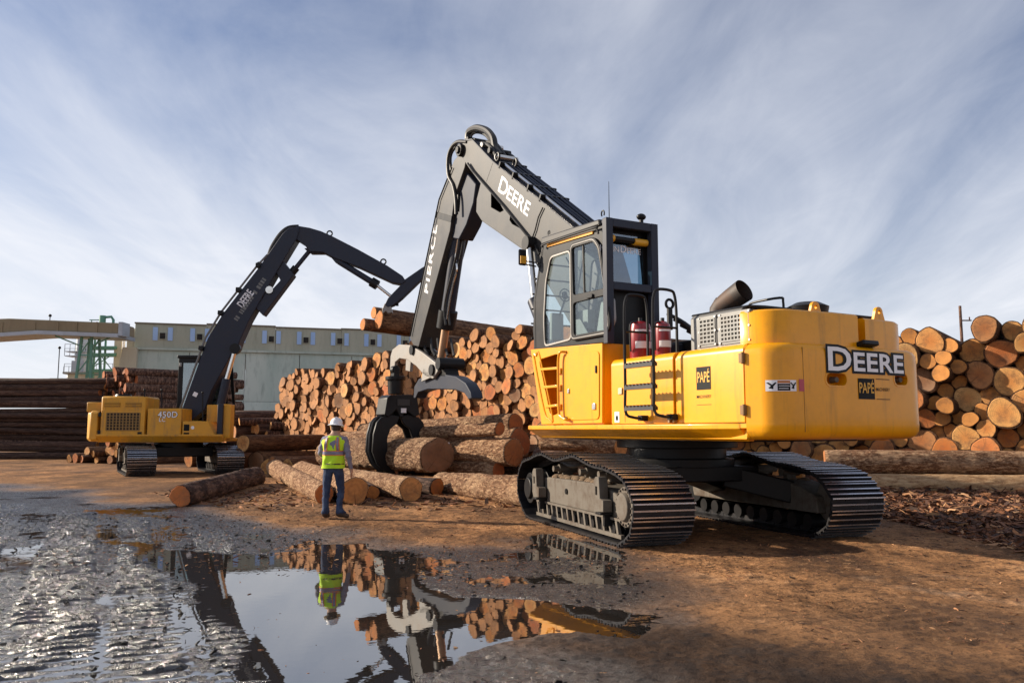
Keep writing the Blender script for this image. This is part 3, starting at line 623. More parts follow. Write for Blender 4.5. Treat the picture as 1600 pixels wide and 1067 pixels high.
# ---------------------------------------------------------------- the big yellow log loader
FM = Frame(2.72, 13.87, rad(118.5))
ML = empty('log_loader', (FM.o.x, FM.o.y, 0), FM.h); tag(ML, 'big yellow log loader with raised cab, tracks and grey boom in front', 'log loader')
S = lambda px, py, v=1.5: FM.uz(px, py, v)
def mbox(name, mat, x0, x1, y0, y1, z0, z1, bev=.012, par=None): return MB().bb(x0, x1, y0, y1, z0, z1).build(name, mat, par or ML, bev)
RT = Matrix.Rotation(rad(-11), 4, 'Z')
for sd in (1, -1): track_assembly(ML, RT @ Matrix.Translation((0, sd * 1.53, 0)), sd, 1.98, .90, 1.17, .98, MUDF)
# car body between the tracks and the slewing ring
mb = MB().bb(-.85, .85, -1.0, 1.0, .78, 1.02)
for sx in (-1, 1):
    for sy in (-1, 1): mb.beam((sx * .5, sy * .6, .86), (sx * 1.05, sy * 1.45, .62), .5, .34)
cb_ = mb.build('car_body', BLK, ML, .02); cb_.matrix_local = RT
MB().cyl((0, 0, 1.0), (0, 0, 1.13), .92, n=40).cyl((0, 0, 1.13), (0, 0, 1.30), .80, n=40).cyl((0, 0, 1.30), (0, 0, 1.44), .98, n=40).build('slewing_ring', BLK, ML, .01)
# turntable deck and the folded skirt round it
mbox('deck', YEL, -3.1, 2.02, -1.44, 1.40, 1.46, 1.60)
mbox('belly_plate', BLK, -2.6, 1.4, -1.2, 1.2, 1.425, 1.46)
def skirt(sg):
    r = []
    for u, k in ((2.12, 1), (-2.15, 1), (-3.02, .35)):
        r.append([(u, sg * (1.40), 1.665), (u, sg * (1.40 + .20 * k), 1.665), (u, sg * (1.40 + .215 * k), 1.655), (u, sg * (1.40 + .215 * k), 1.598), (u, sg * (1.30 + .05 * k), 1.44), (u, sg * 1.24, 1.44), (u, sg * 1.24, 1.5)])
    return MB().loft(r).build('skirt', YEL, ML, .006)
skirt(1); skirt(-1)
# side body (doors over the pumps and cooler)
def body_box(name, x0, x1, y0, y1, z0, z1, r=.10, mat=YEL):
    prof = [(y0, z0), (y1, z0)] + [(y1 - r + r * math.cos(rad(a)), z1 - r + r * math.sin(rad(a))) for a in range(0, 91, 15)] + [(y0 + r + r * math.cos(rad(a)), z1 - r + r * math.sin(rad(a))) for a in range(90, 181, 15)]
    return MB().prism(prof, x0, x1, 'x').build(name, mat, ML, .01)
uj = S(1164, 600)[0]; ug = S(1056, 600)[0]; uh = S(955, 600)[0]
zh = 2.66
body_box('body_shell', uj + .02, -.95, -1.42, 1.47, 1.60, zh - .015)
body_box('body_shell', -.95, uh + .015, .52, 1.47, 1.60, zh - .015)
def door_panel(x0, x1, label=None):
    r = .11; prof = [(1.474, 1.675), (1.50, 1.675)] + [(1.50 - r + r * math.cos(rad(a)), zh + .012 - r + r * math.sin(rad(a))) for a in range(0, 91, 15)] + [(1.05, zh + .012), (1.05, zh - .013)] + [(1.474 - r + .0 + r * math.cos(rad(a)), zh - .014 - r + r * math.sin(rad(a))) for a in range(90, -1, -15)]
    return MB().prism(prof, x0, x1, 'x').build('side_door', YEL, ML, .008)
dA = door_panel(uj + .015, ug - .03); dB = door_panel(ug + .055, uh - .0)
for z in (1.83, 2.48): MB().bb(uj - .02, uj + .07, 1.49, 1.53, z - .06, z + .06).cyl((uj + .0, 1.53, z - .07), (uj + .0, 1.53, z + .07), .022, n=8).build('hinge', worn('hinge_brown', (.20, .10, .03), .6), ML, .004)
mbox('door_seam', DECK, S(976, 600)[0] - .004, S(976, 600)[0] + .004, 1.499, 1.502, 1.70, 2.52, 0)
MB().bb(ug + .08, ug + .12, 1.50, 1.56, 1.68, 1.80).bb(ug - .01, ug + .03, 1.50, 1.55, 1.69, 1.77).build('door_latch', worn('latch_bronze', (.25, .14, .05), .5), ML, .004)
# stickers on the side: black square with yellow lettering and a line below
def side_fn(u0, z0, v=1.506): return lambda a, b: (u0 - a, v, z0 + b)
p0 = S(1088, 574); p1 = S(1111, 608); w_ = p0[0] - p1[0]
mbox('sticker', DECK, p1[0], p0[0], 1.498, 1.504, p1[1], p0[1], 0)
lettering('PAPÉ', .20, side_fn(p0[0] - .02, p1[1] + .10), AMBER, ML, 'lettering', .012, 'LEFT', 1.0, 1, w_ - .04)
lettering('MACHINERY', .058, side_fn(p0[0] + .0, p1[1] - .11), DECK, ML, 'lettering', .006, 'LEFT', 1, 1, w_)
for q in (.17, -.02): mbox('sticker_line', DECK, p1[0], p0[0], 1.499, 1.503, p1[1] - q + .008 - .04, p1[1] - q + .014 - .04, 0) if q > 0 else None
a = S(962, 655); mbox('data_plate', WHITE, a[0] - .10, a[0] + .02, 1.50, 1.505, 1.70, 1.86, 0); mbox('data_plate_print', DKOUT, a[0] - .07, a[0] - .01, 1.505, 1.508, 1.73, 1.80, 0)
a = S(970, 611); MB().bb(a[0] - .05, a[0] + .05, 1.50, 1.52, a[1] - .05, a[1] + .05).build('key_lock', worn('latch_silver', (.45, .38, .25), .4, .6), ML, .006)
# ------------------------------------------------ counterweight
def rear(v): return -3.72 + .30 * abs(v / 1.5) ** 3.2 + .02 * abs(v)
def cw_outline(k, dv=0.0, f=0.0):
    pts = []
    R = .40; hw = (1.50 - dv)
    for v in np.linspace(hw, -hw, 61):
        e = max(0.0, abs(v) - (hw - R)); edge = R - math.sqrt(max(R * R - e * e, 0))
        pts.append((-3.66 + k + .10 * (v / 1.5) ** 2 + edge * .98, v))
    return [(uj - .005 + f, hw)] + pts + [(uj - .005 + f, -hw)]
def crear(v, k=0.0, dv=0.0): 
    hw = 1.5 - dv; R = .40; e = max(0.0, abs(v) - (hw - R)); return -3.66 + k + .10 * (v / 1.5) ** 2 + (R - math.sqrt(max(R * R - e * e, 0))) * .98
rings = []
for z, k in ((1.46, .16), (1.475, .09), (1.51, .035), (1.57, .005), (1.65, 0), (1.9, 0), (2.05, 0), (2.12, 0), (2.36, 0), (2.50, 0), (2.575, .006), (2.625, .03), (2.655, .075), (2.665, .14)):
    rings.append([(u, v, z) for u, v in cw_outline(k, k * .8)])
cw = MB().loft(rings).build('counterweight', YEL, ML, 0, 50)
def outward(o):
    b = bmesh.new(); b.from_mesh(o.data); b.normal_update(); vol = b.calc_volume(signed=True)
    if vol < 0: bmesh.ops.reverse_faces(b, faces=b.faces[:])
    b.to_mesh(o.data); b.free(); o.data.update()
outward(cw)
# upper block of the counterweight in two steps with a slot between
def cw_top(v0, v1, k, z1):
    pts = [(crear(v, k, .10), v) for v in np.linspace(v0, v1, 26)]
    poly = [(uj + .16, v0)] + pts + [(uj + .16, v1)]
    return MB().loft([[(u, v, 2.60) for u, v in poly], [(u, v, z1 - .03) for u, v in poly], [(u + (.03 if i not in (0, len(poly) - 1) else 0), v * .985, z1) for i, (u, v) in enumerate(poly)]]).build('counterweight_top', YEL, ML, 0, 50)
vs1 = FM.vz(1337, 520, -3.5)[0]; vs2 = FM.vz(1354, 520, -3.5)[0]
cw_top(1.40, vs1, .12, 3.09); cw_top(vs2 - .02, -1.40, .19, 3.07); mbox('slot_block', YEL, uj + .16, -3.18, vs2 - .02, vs1, 2.6, 3.03)
MB().box((-3.58, (vs1 + vs2) / 2, 2.70), (.16, .30, .07), Matrix.Rotation(rad(12), 3, 'Y')).build('latch_tongue', BLK, ML, .02)
mbox('panel_seam', worn('seam_brown', (.30, .14, .01), .6), crear(.98) - .003, crear(.98) + .01, .977, .983, 1.56, 2.60, 0)
def vrear(px, z):                                   # where on the curved rear a sight column falls
    best = min(np.linspace(1.45, -1.45, 400), key=lambda v: abs(proj(FM.o + FM.u * crear(v) + FM.v * v + Vector((0, 0, z)))[0] - px)); return float(best)
# sunk tie-down pockets
for px in (1307, 1408):
    z_ = FM.vz(px, 593, -3.62)[1]; v_ = vrear(px, z_); w2 = .16 if px < 1350 else .13
    o_ = rrect(-w2 * 1.25, w2 * 1.25, -.10, .10, .095); i_ = rrect(-w2 * 1.1, w2 * 1.1, -.075, .075, .07)
    fn = lambda pts, du: [(crear(v_ + a) + du, v_ + a, z_ + b) for a, b in pts]
    pk = MB().loft([fn(o_, .004), fn(o_, -.006), fn(i_, -.004), fn(i_, .006)], False).build('pocket_rim', YEL, ML, 0, 30)
    ct = MB().loft([fn(i_, -.08), fn(i_, .16)]).build('t', YEL, ML); outward(ct); bo_ = cw.modifiers.new('b', 'BOOLEAN'); bo_.operation = 'DIFFERENCE'; bo_.object = ct; bo_.solver = 'EXACT'; bo_.use_self = True
    nm_ = bpy.data.meshes.new_from_object(cw.evaluated_get(bpy.context.evaluated_depsgraph_get())); cw.modifiers.clear(); nm_.set_sharp_from_angle(angle=rad(38)); cw.data = nm_; bpy.data.objects.remove(ct)   # the pocket is really sunk
    c_ = (crear(v_ - .04) + .05, v_ - .04, z_); MB().cyl((c_[0] + .07, c_[1], c_[2]), (c_[0] - .02, c_[1], c_[2]), .045, .035, 12).build('tie_bolt', MUDF, pk)
wn_ = cw.modifiers.new('wn', 'WEIGHTED_NORMAL'); wn_.keep_sharp = True; wn_.weight = 100
def rear_fn(v0, z0, eps): return lambda a, b: (crear(v0 - a) - eps, v0 - a, z0 + b)
v0_, z0_ = vrear(1293, 2.35), FM.vz(1296, 578, -3.63)[1]; ww_ = v0_ - vrear(1411, 2.35)
lw = .0
def word(eps, off, mat, dv=0.0):
    lettering('D', .42, rear_fn(v0_ + off * .42 - .007, z0_, eps), mat, ML, 'lettering', off, 'LEFT', 1, 1, ww_ * .27 + off * .42 * 2)
    lettering('EERE', .335, rear_fn(v0_ - ww_ * .30 + off * .38 - .02, z0_ + .005, eps), mat, ML, 'lettering', off * 1.2, 'LEFT', 1.03, 1, ww_ * .68 + off * .38 * 2)
word(.0075, .095, DKOUT); word(.011, .018, WHITE)
za = FM.vz(1341, 591, -3.64)[1]; zb_ = FM.vz(1366, 624, -3.64)[1]; va, vb = vrear(1341, 2.1), vrear(1366, 2.1)
def rear_patch(name, v0, v1, z0, z1, mat, eps=.006, n=6):
    vs = [(crear(v) - eps, v, z) for z in (z0, z1) for v in np.linspace(v0, v1, n)]
    return MB().add(vs, [(i, i + 1, n + i + 1, n + i) for i in range(n - 1)]).build(name, mat, ML, 0, 0)
rear_patch('sticker', va, vb, zb_, za, DECK)
lettering('PAPÉ', .19, rear_fn(va - .015, zb_ + .08, .009), AMBER, ML, 'lettering', .012, 'LEFT', 1.0, 1, va - vb - .03)
lettering('MACHINERY', .062, rear_fn(vb - .03, zb_ + .11, .008), DECK, ML, 'lettering', .006, 'LEFT', 1, 1, .28)
for q in (.26, .0): rear_patch('sticker_line', vb - .03, vb - .31, zb_ + q, zb_ + q + .008, DECK, .007)
za = FM.vz(1195, 593, -3.5)[1]; zb_ = FM.vz(1243, 611, -3.62)[1]; va, vb = vrear(1195, 2.2), vrear(1243, 2.2)
rear_patch('warning_label', va, vb, zb_, za, WHITE, .006, 14); dv_ = (va - vb)
rear_patch('warning_panel', va - dv_ * .30, va - dv_ * .73, zb_ + .008, za - .045, DECK, .009, 8); rear_patch('warning_header', va - dv_ * .30, va - dv_ * .73, za - .04, za - .008, worn('warning_orange', (.5, .16, .03), .5), .009, 8)
for q in range(3): rear_patch('warning_text_line', va - dv_ * .33, va - dv_ * (.66, .70, .68)[q], zb_ + .03 + q * .03, zb_ + .037 + q * .03, WHITE, .012, 6)
for f_ in (.07, .78):                                  # pictograms: a figure and a swinging machine
    c_ = va - dv_ * (f_ + .08)
    MB().add([(crear(c_ - a) - .011, c_ - a, (za + zb_) / 2 + b) for a, b in ((-.03, -.03), (-.01, -.005), (-.045, .035), (-.03, .04), (.0, .01), (.025, .04), (.04, .035), (.01, -.01), (.01, -.04), (-.0, -.04))], [tuple(range(10))]).build('warning_pictogram', DKOUT, ML, 0, 0)
za = FM.vz(1248, 592, -3.64)[1]; zb_ = FM.vz(1256, 611, -3.64)[1]; va, vb = vrear(1248, 2.2), vrear(1256, 2.2); rear_patch('reflector', va, vb, zb_, za, REFL)
rear_patch('reflector', -1.36, -1.43, 2.15, 2.33, REFL, .006, 4)
for px, py in ((1273, 480), (1372, 488)):
    v_, z_ = FM.vz(px, py, -3.25)
    e = [(.075 * math.cos(rad(t)), .0 + .075 * math.sin(rad(t))) for t in range(0, 181, 20)] + [(-.13, -.16), (.13, -.16)]
    h_ = [(.028 * math.cos(rad(t)), .0 + .028 * math.sin(rad(t))) for t in range(0, 360, 45)]
    MB().plate([(v_ + a, z_ + b) for a, b in e], [[(v_ + a, z_ + b) for a, b in h_]], -3.27, -3.22, 'x').build('lifting_eye', YEL, ML, .006)
# ------------------------------------------------ engine cover with perforated panels, exhaust, grab rail, filler cap
c0 = S(1079, 513, 1.36)[0]; c1_ = S(1180, 513, 1.36)[0]; zc0 = S(1079, 494, 1.36)[1]
prof = [(-1.2, 2.62), (1.36, 2.62), (1.36, zc0 - .05), (1.32, zc0), (-1.16, zc0), (-1.2, zc0 - .05)]
MB().prism(prof, uj + .18, c0, 'x').build('engine_cover', GREYC, ML, .012)
MB().prism([(1.0, zc0), (1.33, zc0), (1.30, zc0 + .028), (1.0, zc0 + .04), (-1.1, zc0 + .03), (-1.1, zc0)], uj + .10, c0 + .03, 'x').build('cover_top', BLK, ML, .01)
for (pa, pb) in ((1094, 1117), (1127, 1170)):
    ua, ub = S(pa, 515, 1.37)[0], S(pb, 515, 1.37)[0]; zA, zB = 2.74, zc0 - .085
    g_ = mbox('perforated_panel', GREYC, ub - .03, ua + .03, 1.355, 1.372, zA - .045, zB + .045, .004)
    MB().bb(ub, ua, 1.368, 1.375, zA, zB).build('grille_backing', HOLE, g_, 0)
    mb = MB(); nu = max(4, int((ua - ub) / .062)); nz_ = 6
    for i in range(nu + 1): x = ub + (ua - ub) * i / nu; mb.bb(x - .011, x + .011, 1.372, 1.383, zA, zB)
    for i in range(nz_ + 1): z = zA + (zB - zA) * i / nz_; mb.bb(ub, ua, 1.3735, 1.3845, z - .011, z + .011)
    mb.build('grille', GREYC, g_)
    for x in (ub - .015, ua + .015):
        for z in (zA - .02, (zA + zB) / 2, zB + .02): MB().cyl((x, 1.37, z), (x, 1.387, z), .016, n=8).build('bolt', CHROME, g_)
e0 = S(1122, 489, .75); e1 = S(1126, 470, .75); e2 = S(1160, 458, .75)
mb = MB(); pts = [(e0[0], .75, e0[1] - .12), (e0[0] - .01, .75, e0[1] + .03), (e0[0] - .05, .75, e0[1] + .13), (e0[0] - .13, .75, e0[1] + .20)]
d_ = Vector((e2[0] - e0[0], -.16, e2[1] - e0[1] + .02)); d_.normalize()
mb.tube([(e0[0] - .0, .75, e0[1] - .15), (e0[0] - .02, .75, e0[1] + .04), Vector((e0[0] - .10, .73, e0[1] + .13))], .135, 20)
s0 = Vector((e0[0] - .04, .74, e0[1] + .08)); e_ = Vector((e0[0] - .46, .68, e0[1] + .27)); dd_ = (e_ - s0).normalized()
mb.tube([s0, s0 + dd_ * .22, e_], [.135, .155, .165], 24, False); mb.tube([e_, e_ - dd_ * .35], [.152, .14], 24, False)
mb.build('exhaust_pipe', EXH, ML, 0, 40); MB().cyl(e_ - dd_ * .34, e_ - dd_ * .33, .14, n=24).build('exhaust_disc', HOLE, ML)  # black disc closes the pipe a little inside its mouth
a = S(1172, 486, .3); b_ = S(1224, 482, .3); MB().tube(smoothcurve([(a[0], .3, zc0), (a[0], .3, zc0 + .19), (a[0] - .06, .3, zc0 + .25), (b_[0] + .06, .3, zc0 + .25), (b_[0], .3, zc0 + .19), (b_[0], .3, zc0)], 4), .018).build('grab_rail', BLK, ML)
v_, z_ = FM.vz(1262, 480, -2.9); MB().cyl((-2.9, v_, zc0), (-2.9, v_, zc0 + .10), .26, .28, 24).cyl((-2.9, v_, zc0 + .10), (-2.9, v_, zc0 + .16), .28, .16, 24).build('intake_cap', BLK, ML)
# ------------------------------------------------ cab riser with built-in steps
ro = [S(829, 546), S(846, 663), S(941, 661), S(941, 536)]
hole = fillet([S(842, 562), S(860, 650), S(873, 646), S(873, 552)], .10)
zr = ro[3][1]; ur = ro[3][0]
MB().plate(ro, [hole], 1.46, 1.50).build('riser_side', YEL, ML, .008)
MB().plate(ro, [], .54, .58).build('riser_side', YEL, ML, .008)
mb = MB().prism([ro[3], (ro[3][0] + .03, ro[3][1] - .03), (ro[2][0] + .03, 1.67), ro[2]], .58, 1.46).build('riser_back', YEL, ML)
MB().prism([(S(876, 600)[0], 1.67), (ur + .04, 1.67), (ur + .04, ro[3][1] - .03), (S(876, 560)[0], ro[3][1] + .05)], .58, 1.455).build('riser_box', YEL, ML)
MB().prism([ro[0], ro[1], (ro[1][0] - .03, ro[1][1]), (ro[0][0] - .03, ro[0][1])], .58, 1.46).build('riser_front', YEL, ML)
MB().prism([(ro[0][0] - .03, ro[0][1]), (ro[0][0] - .03, ro[0][1] - .05), (ur + .04, zr - .05), (ur + .04, zr)], .58, 1.46).build('riser_top', YEL, ML)
MB().bb(S(873, 600)[0], S(846, 600)[0], 1.0, 1.03, 1.67, 3.0).build('step_well', YEL, ML)
for py, xa, xb in ((577, 845, 873), (605, 849, 873), (635, 853, 873)):
    a = S(xa, py); b_ = S(xb, py - 2); MB().beam((a[0], 1.44, a[1]), (b_[0], 1.44, b_[1]), .16, .045).build('step', YEL, ML, .006)
hb = [S(876, 550, 1.58), S(873, 556, 1.58), S(872, 575, 1.58), S(873, 640, 1.58), S(876, 650, 1.58), S(884, 655, 1.58)]
MB().tube(smoothcurve([(hb[0][0] - .06, 1.50, hb[0][1])] + [(a, 1.58, b_) for a, b_ in hb] + [(hb[-1][0] - .02, 1.50, hb[-1][1])], 5), .022).build('grab_handle', YEL, ML)
rp_ = [S(879, 553), S(880, 657), S(937, 655), S(937, 548)]
MB().prism(fillet(rp_, .09), 1.50, 1.515).build('riser_door', YEL, ML, .006)
for px, py, w_, h_, mt in ((933, 577, .035, .12, BLK), (890, 611, .05, .08, CHROME), (930, 635, .09, .10, CHROME), (886, 654, .08, .06, BLK)):
    a = S(px, py); MB().bb(a[0] - w_ / 2, a[0] + w_ / 2, 1.512, 1.535, a[1] - h_ / 2, a[1] + h_ / 2).build('door_fitting', mt, ML, .006)
rm_ = [S(835, 560, 1.505), S(838, 556, 1.505), S(843, 556, 1.505), S(863, 650, 1.505), S(858, 655, 1.505), S(850, 640, 1.505)]
MB().tube(smoothcurve([(a, 1.505, b_) for a, b_ in rm_], 4, True) + [Vector((rm_[0][0], 1.505, rm_[0][1]))], .016, 6).build('riser_frame_tube', YEL, ML)
for py in (580, 606, 636): a = S(876, py); MB().bb(a[0] - .05, a[0] + .05, 1.49, 1.54, a[1] - .05, a[1] + .05).build('step_lug', YEL, ML, .006)
# ------------------------------------------------ cab
CV0, CV1 = .56, 1.47
so = [S(833, 546), S(830, 515), S(833, 470), S(842, 400), S(847, 380), S(852, 374), S(935, 347), S(941, 352), S(948, 440), S(951, 522), S(945, 535)]
h1 = fillet([S(858, 400), S(889, 390), S(891, 531), S(849, 542), S(847, 500), S(850, 440)], .10)
h2 = fillet([S(897, 389), S(928, 379), S(935, 390), S(948, 505), S(944, 521), S(897, 529)], .08)
MB().plate(so, [h1, h2], CV1 - .05, CV1).build('cab_side', BLK, ML, .012)
MB().plate(so, [fillet([S(858, 400), S(928, 379), S(938, 500), S(849, 530)], .1)], CV0, CV0 + .04).build('cab_side', BLK, ML, .008)
def ring_of(px, v): return [S(a, b, 1.5) for a, b in px]
gasket = lambda pts, w: (pts, [tuple(Vector(p) + (Vector(c_) - Vector(p)).normalized() * w for c_ in [sum((Vector(q) for q in pts), Vector((0, 0))) / len(pts)]) for p in pts])
def frame_strip(name, pts, w, v0, v1, mat):
    c_ = sum((Vector(q) for q in pts), Vector((0, 0))) / len(pts)
    inner = [tuple(Vector(p) + (c_ - Vector(p)).normalized() * w) for p in pts]
    return MB().plate(pts, [inner], v0, v1).build(name, mat, ML, .004)
frame_strip('window_trim', h1, .035, CV1 - .01, CV1 + .012, worn('trim_light', (.34, .32, .29), .45))
MB().prism(h1, CV1 - .035, CV1 - .028).build('front_side_glass', GLASS, ML, 0)
dpts = fillet([S(892, 381), S(929, 370), S(939, 384), S(955, 505), S(951, 523), S(893, 533)], .10)
up_ = fillet([S(895, 388), S(927, 378), S(934, 388), S(946, 450), S(897, 461)], .05); lo_ = fillet([S(897, 474), S(949, 461), S(951.5, 500), S(947, 515), S(898, 524)], .06)
dr = MB().plate(dpts, [up_, lo_], CV1 + .004, CV1 + .05).build('cab_door', BLK, ML, .01)
MB().prism(up_, CV1 + .02, CV1 + .026).build('upper_glass', GLASS, dr, 0); MB().prism(lo_, CV1 + .02, CV1 + .026).build('lower_glass', GLASS, dr, 0)
frame_strip('door_trim', fillet([S(893.5, 383.5), S(928.5, 372.5), S(937.5, 386), S(953, 505), S(949.5, 520.5), S(894.5, 530.5)], .09), .018, CV1 + .048, CV1 + .06, worn('trim_light2', (.34, .32, .29), .45)).parent = dr
a = S(911, 384); b_ = S(913, 458); MB().beam((a[0], CV1 + .03, a[1]), (b_[0], CV1 + .03, b_[1]), .03, .02).build('sliding_sash', BLK, dr)
a = S(926, 462); MB().bb(a[0] - .06, a[0] + .10, CV1 + .05, CV1 + .085, a[1] - .04, a[1] + .02).build('handle', BLK, dr, .008)
a = S(938, 495); MB().prism(fillet([S(932, 470), S(949, 464), S(951, 500), S(944, 516), S(925, 519)], .06), CV1 - .12, CV1 - .06).build('inner_panel', INTER, dr)
a = S(900, 500); MB().prism(fillet([S(897, 500), S(905, 498), S(918, 521), S(898, 526)], .03), CV1 + .008, CV1 + .016).build('kick_plate', GREYC, dr)
# roof, front, floor
rp_ = [S(846, 383), S(846, 371), S(936, 342), S(938, 352)]
MB().prism(rp_, CV0 - .03, CV1 + .04).build('roof', CHAR, ML, .03)
MB().tube(smoothcurve([(S(x, y, 1.54)[0], 1.54, S(x, y, 1.54)[1]) for x, y in ((848, 386), (852, 381), (925, 357), (932, 358), (935, 365))], 4), .018).build('roof_rail', BLK, ML)
a = S(854, 384); b_ = S(925, 363); MB().beam((a[0], CV1 + .01, a[1] + .0), (b_[0], CV1 + .01, b_[1]), .03, .05).build('yellow_door_sill', YEL, ML)
fu = S(838, 450)[0]
mb = MB()
for v in (CV0 + .03, CV1 - .03):
    for (p, q) in (((833, 546), (832, 470)), ((832, 470), (846, 382))): a = S(*p); b_ = S(*q); mb.beam((a[0] - .02, v, a[1]), (b_[0] - .02, v, b_[1]), .06, .07)
a = S(833, 546); b_ = S(847, 380); mb.beam((a[0], CV0, a[1]), (a[0], CV1, a[1]), .06, .08).beam((b_[0], CV0, b_[1]), (b_[0], CV1, b_[1]), .06, .08); mb.build('front_frame', BLK, ML)
f0 = S(833, 546); f1 = S(832, 470); f2 = S(846, 382)
MB().loft([[(f0[0] + .01, CV0 + .04, f0[1]), (f1[0] + .01, CV0 + .04, f1[1]), (f2[0] + .01, CV0 + .04, f2[1])], [(f0[0] + .01, CV1 - .04, f0[1]), (f1[0] + .01, CV1 - .04, f1[1]), (f2[0] + .01, CV1 - .04, f2[1])]], False, 0, False).build('windscreen', GLASS, ML, 0)
for k in range(6):
    z = f0[1] + .22 + k * .27; u_ = f1[0] - max(0, (z - f1[1])) * (f1[0] - f2[0]) / (f2[1] - f1[1]) - .02 * 0 + .10
    MB().cyl((u_, CV0 - .02, z), (u_, CV1 + .0, z), .016, n=8).build('guard_bar', BLK, ML)
mbox('cab_floor', BLK, ur + .05, f0[0] - .05, CV0 + .04, CV1 - .06, zr + .01, zr + .06)
# rear frame (falling-object cage), rear wall and window
RU = S(943, 440)[0] - .05
Rz = lambda px, py, u=None: FM.vz(px, py, RU if u is None else u)
zt1 = Rz(944, 341)[1]; zsill = Rz(980, 448)[1]
mb = MB().bb(RU - .09, RU + .03, 1.40, 1.53, zr - .02, zt1).build('cage_post', CHAR2, ML, .01)
mb = MB().bb(RU - .09, RU + .03, .50, .64, zr - .02, zt1 + .0).build('cage_post', CHAR2, ML, .01)
mbox('cage_beam', CHAR2, RU - .088, RU + .028, .64, 1.40, zt1 - .14, zt1 - .002); mbox('cage_beam', CHAR2, RU - .08, RU + .02, .64, 1.40, zsill - .08, zsill + .05)
mbox('cage_roof', CHAR2, RU + .03, RU + .5, .56, 1.47, zt1 - .06, zt1 - .004)
wt = Rz(975, 372, RU + .2)[1]
wl = MB().plate([(CV0, zr), (CV1 - .05, zr), (CV1 - .05, zt1 - .06), (CV0, zt1 - .06)], [[(CV0 + .10, zsill + .03), (CV1 - .14, zsill + .03), (CV1 - .14, wt), (CV0 + .10, wt)]], RU + .12, RU + .16, 'x').build('cab_rear_wall', BLK, ML, .006)
rg_ = MB().bb(RU + .10, RU + .106, CV0 + .12, CV1 - .12, zsill + .04, wt + .02).build('rear_glass', GLASSD, ML, 0)
tv = Rz(951, 392, RU + .095); te = Rz(1001, 392, RU + .095); wv_ = tv[0] - te[0]
for tx_, sz_, f0_, f1_ in (('JO', .125, -.30, -.02), ('HN', .125, .02, .32), ('D', .165, .37, .54), ('EERE', .125, .56, 1.0)):
    lettering(tx_, sz_, (lambda o_: lambda a, b: (RU + .096, tv[0] - wv_ * o_ - a, tv[1] + b))(f0_), WHITE, rg_, 'lettering', .012, 'LEFT', 1.0, 1, wv_ * (f1_ - f0_))
zq = Rz(980, 375, RU - .0)[1]
MB().cyl((RU + .02, .72, zq), (RU + .02, 1.38, zq), .045, n=14).build('sunshade_roll', BLK, ML); MB().cyl((RU + .02, .66, zq - .01), (RU + .02, .92, zq - .01), .06, n=14).cyl((RU + .02, 1.32, zq), (RU + .02, 1.42, zq), .06, n=14).build('work_light', AMBER, ML)
v_ = Rz(1002, 345)[0]; MB().cyl((RU, v_, zt1), (RU, v_, zt1 + .07), .035, n=10).ball((RU, v_, zt1 + .11), .07, (1, 1.2, .8)).build('camera_pod', BLK, ML)
v_ = Rz(953, 338)[0]; MB().cyl((RU + .02, v_, zt1), (RU + .02, v_, zt1 + .62), .008, .004, 6).build('antenna', BLK, ML)
a = S(938, 338); MB().tube([(a[0] + .04 * math.cos(t), 1.45, a[1] + .05 + .05 * math.sin(t)) for t in np.linspace(-.8, 3.94, 12)], .012, 6).build('roof_eye', BLK, ML)
a = S(854, 366); MB().tube([(a[0] + .03 * math.cos(t), 1.45, a[1] + .03 + .04 * math.sin(t)) for t in np.linspace(-.8, 3.94, 12)], .01, 6).build('roof_eye', BLK, ML)
# seat and controls inside
su = ur + .75; MB().bb(su - .28, su + .26, .80, 1.25, zr + .36, zr + .52).build('seat_cushion', SEATM, ML, .05); MB().box((su - .32, 1.02, zr + .85), (.16, .46, .75), Matrix.Rotation(rad(-8), 3, 'Y')).build('seat_backrest', SEATM, ML, .06); MB().box((su - .39, 1.02, zr + 1.32), (.10, .26, .20)).build('headrest', SEATM, ML, .04)
mbox('seat_base', BLK, su - .2, su + .2, .85, 1.2, zr + .06, zr + .37)
for v in (.70, 1.33): MB().bb(su - .2, su + .32, v - .07, v + .07, zr + .3, zr + .62).cyl((su + .24, v, zr + .6), (su + .27, v, zr + .82), .02, .03, 8).build('control_console', INTER, ML, .02)
mb = MB()
for t in range(24): a0, a1 = 2 * math.pi * t / 24, 2 * math.pi * (t + 1) / 24; mb.tube([(su + .85, 1.18 + .11 * math.cos(q), zr + 1.02 + .11 * math.sin(q)) for q in (a0, a1)], .012, 5)
mb.cyl((su + .84, 1.18, zr + .97), (su + .88, 1.18, zr + 1.07), .05).beam((su + .85, 1.18, zr + .95), (su + .95, 1.30, zr + .5), .03, .03); mb.build('cab_fan', BLK, ML)
MB().box((su + .95, 1.30, zr + .45), (.10, .25, .5)).build('monitor_column', INTER, ML, .03)
MB().beam((S(862, 400)[0], 1.2, S(862, 400)[1]), (S(889, 430)[0], 1.35, S(889, 430)[1]), .02, .02).build('wiper_arm', BLK, ML)
# mirror on its bracket
a = S(814, 402, 1.75); MB().box((a[0], 1.72, a[1]), (.06, .16, .30)).build('mirror', BLK, ML, .04); MB().bb(a[0] - .045, a[0] - .032, 1.66, 1.78, a[1] - .12, a[1] + .02).build('mirror_glass', AMBER, ML)
b_ = S(838, 408, 1.5); MB().tube([(a[0], 1.70, a[1] - .06), (b_[0], 1.5, b_[1] - .03)], .014).tube([(a[0], 1.70, a[1] - .12), (b_[0], 1.5, b_[1] - .10)], .014).build('mirror_bracket', BLK, ML)
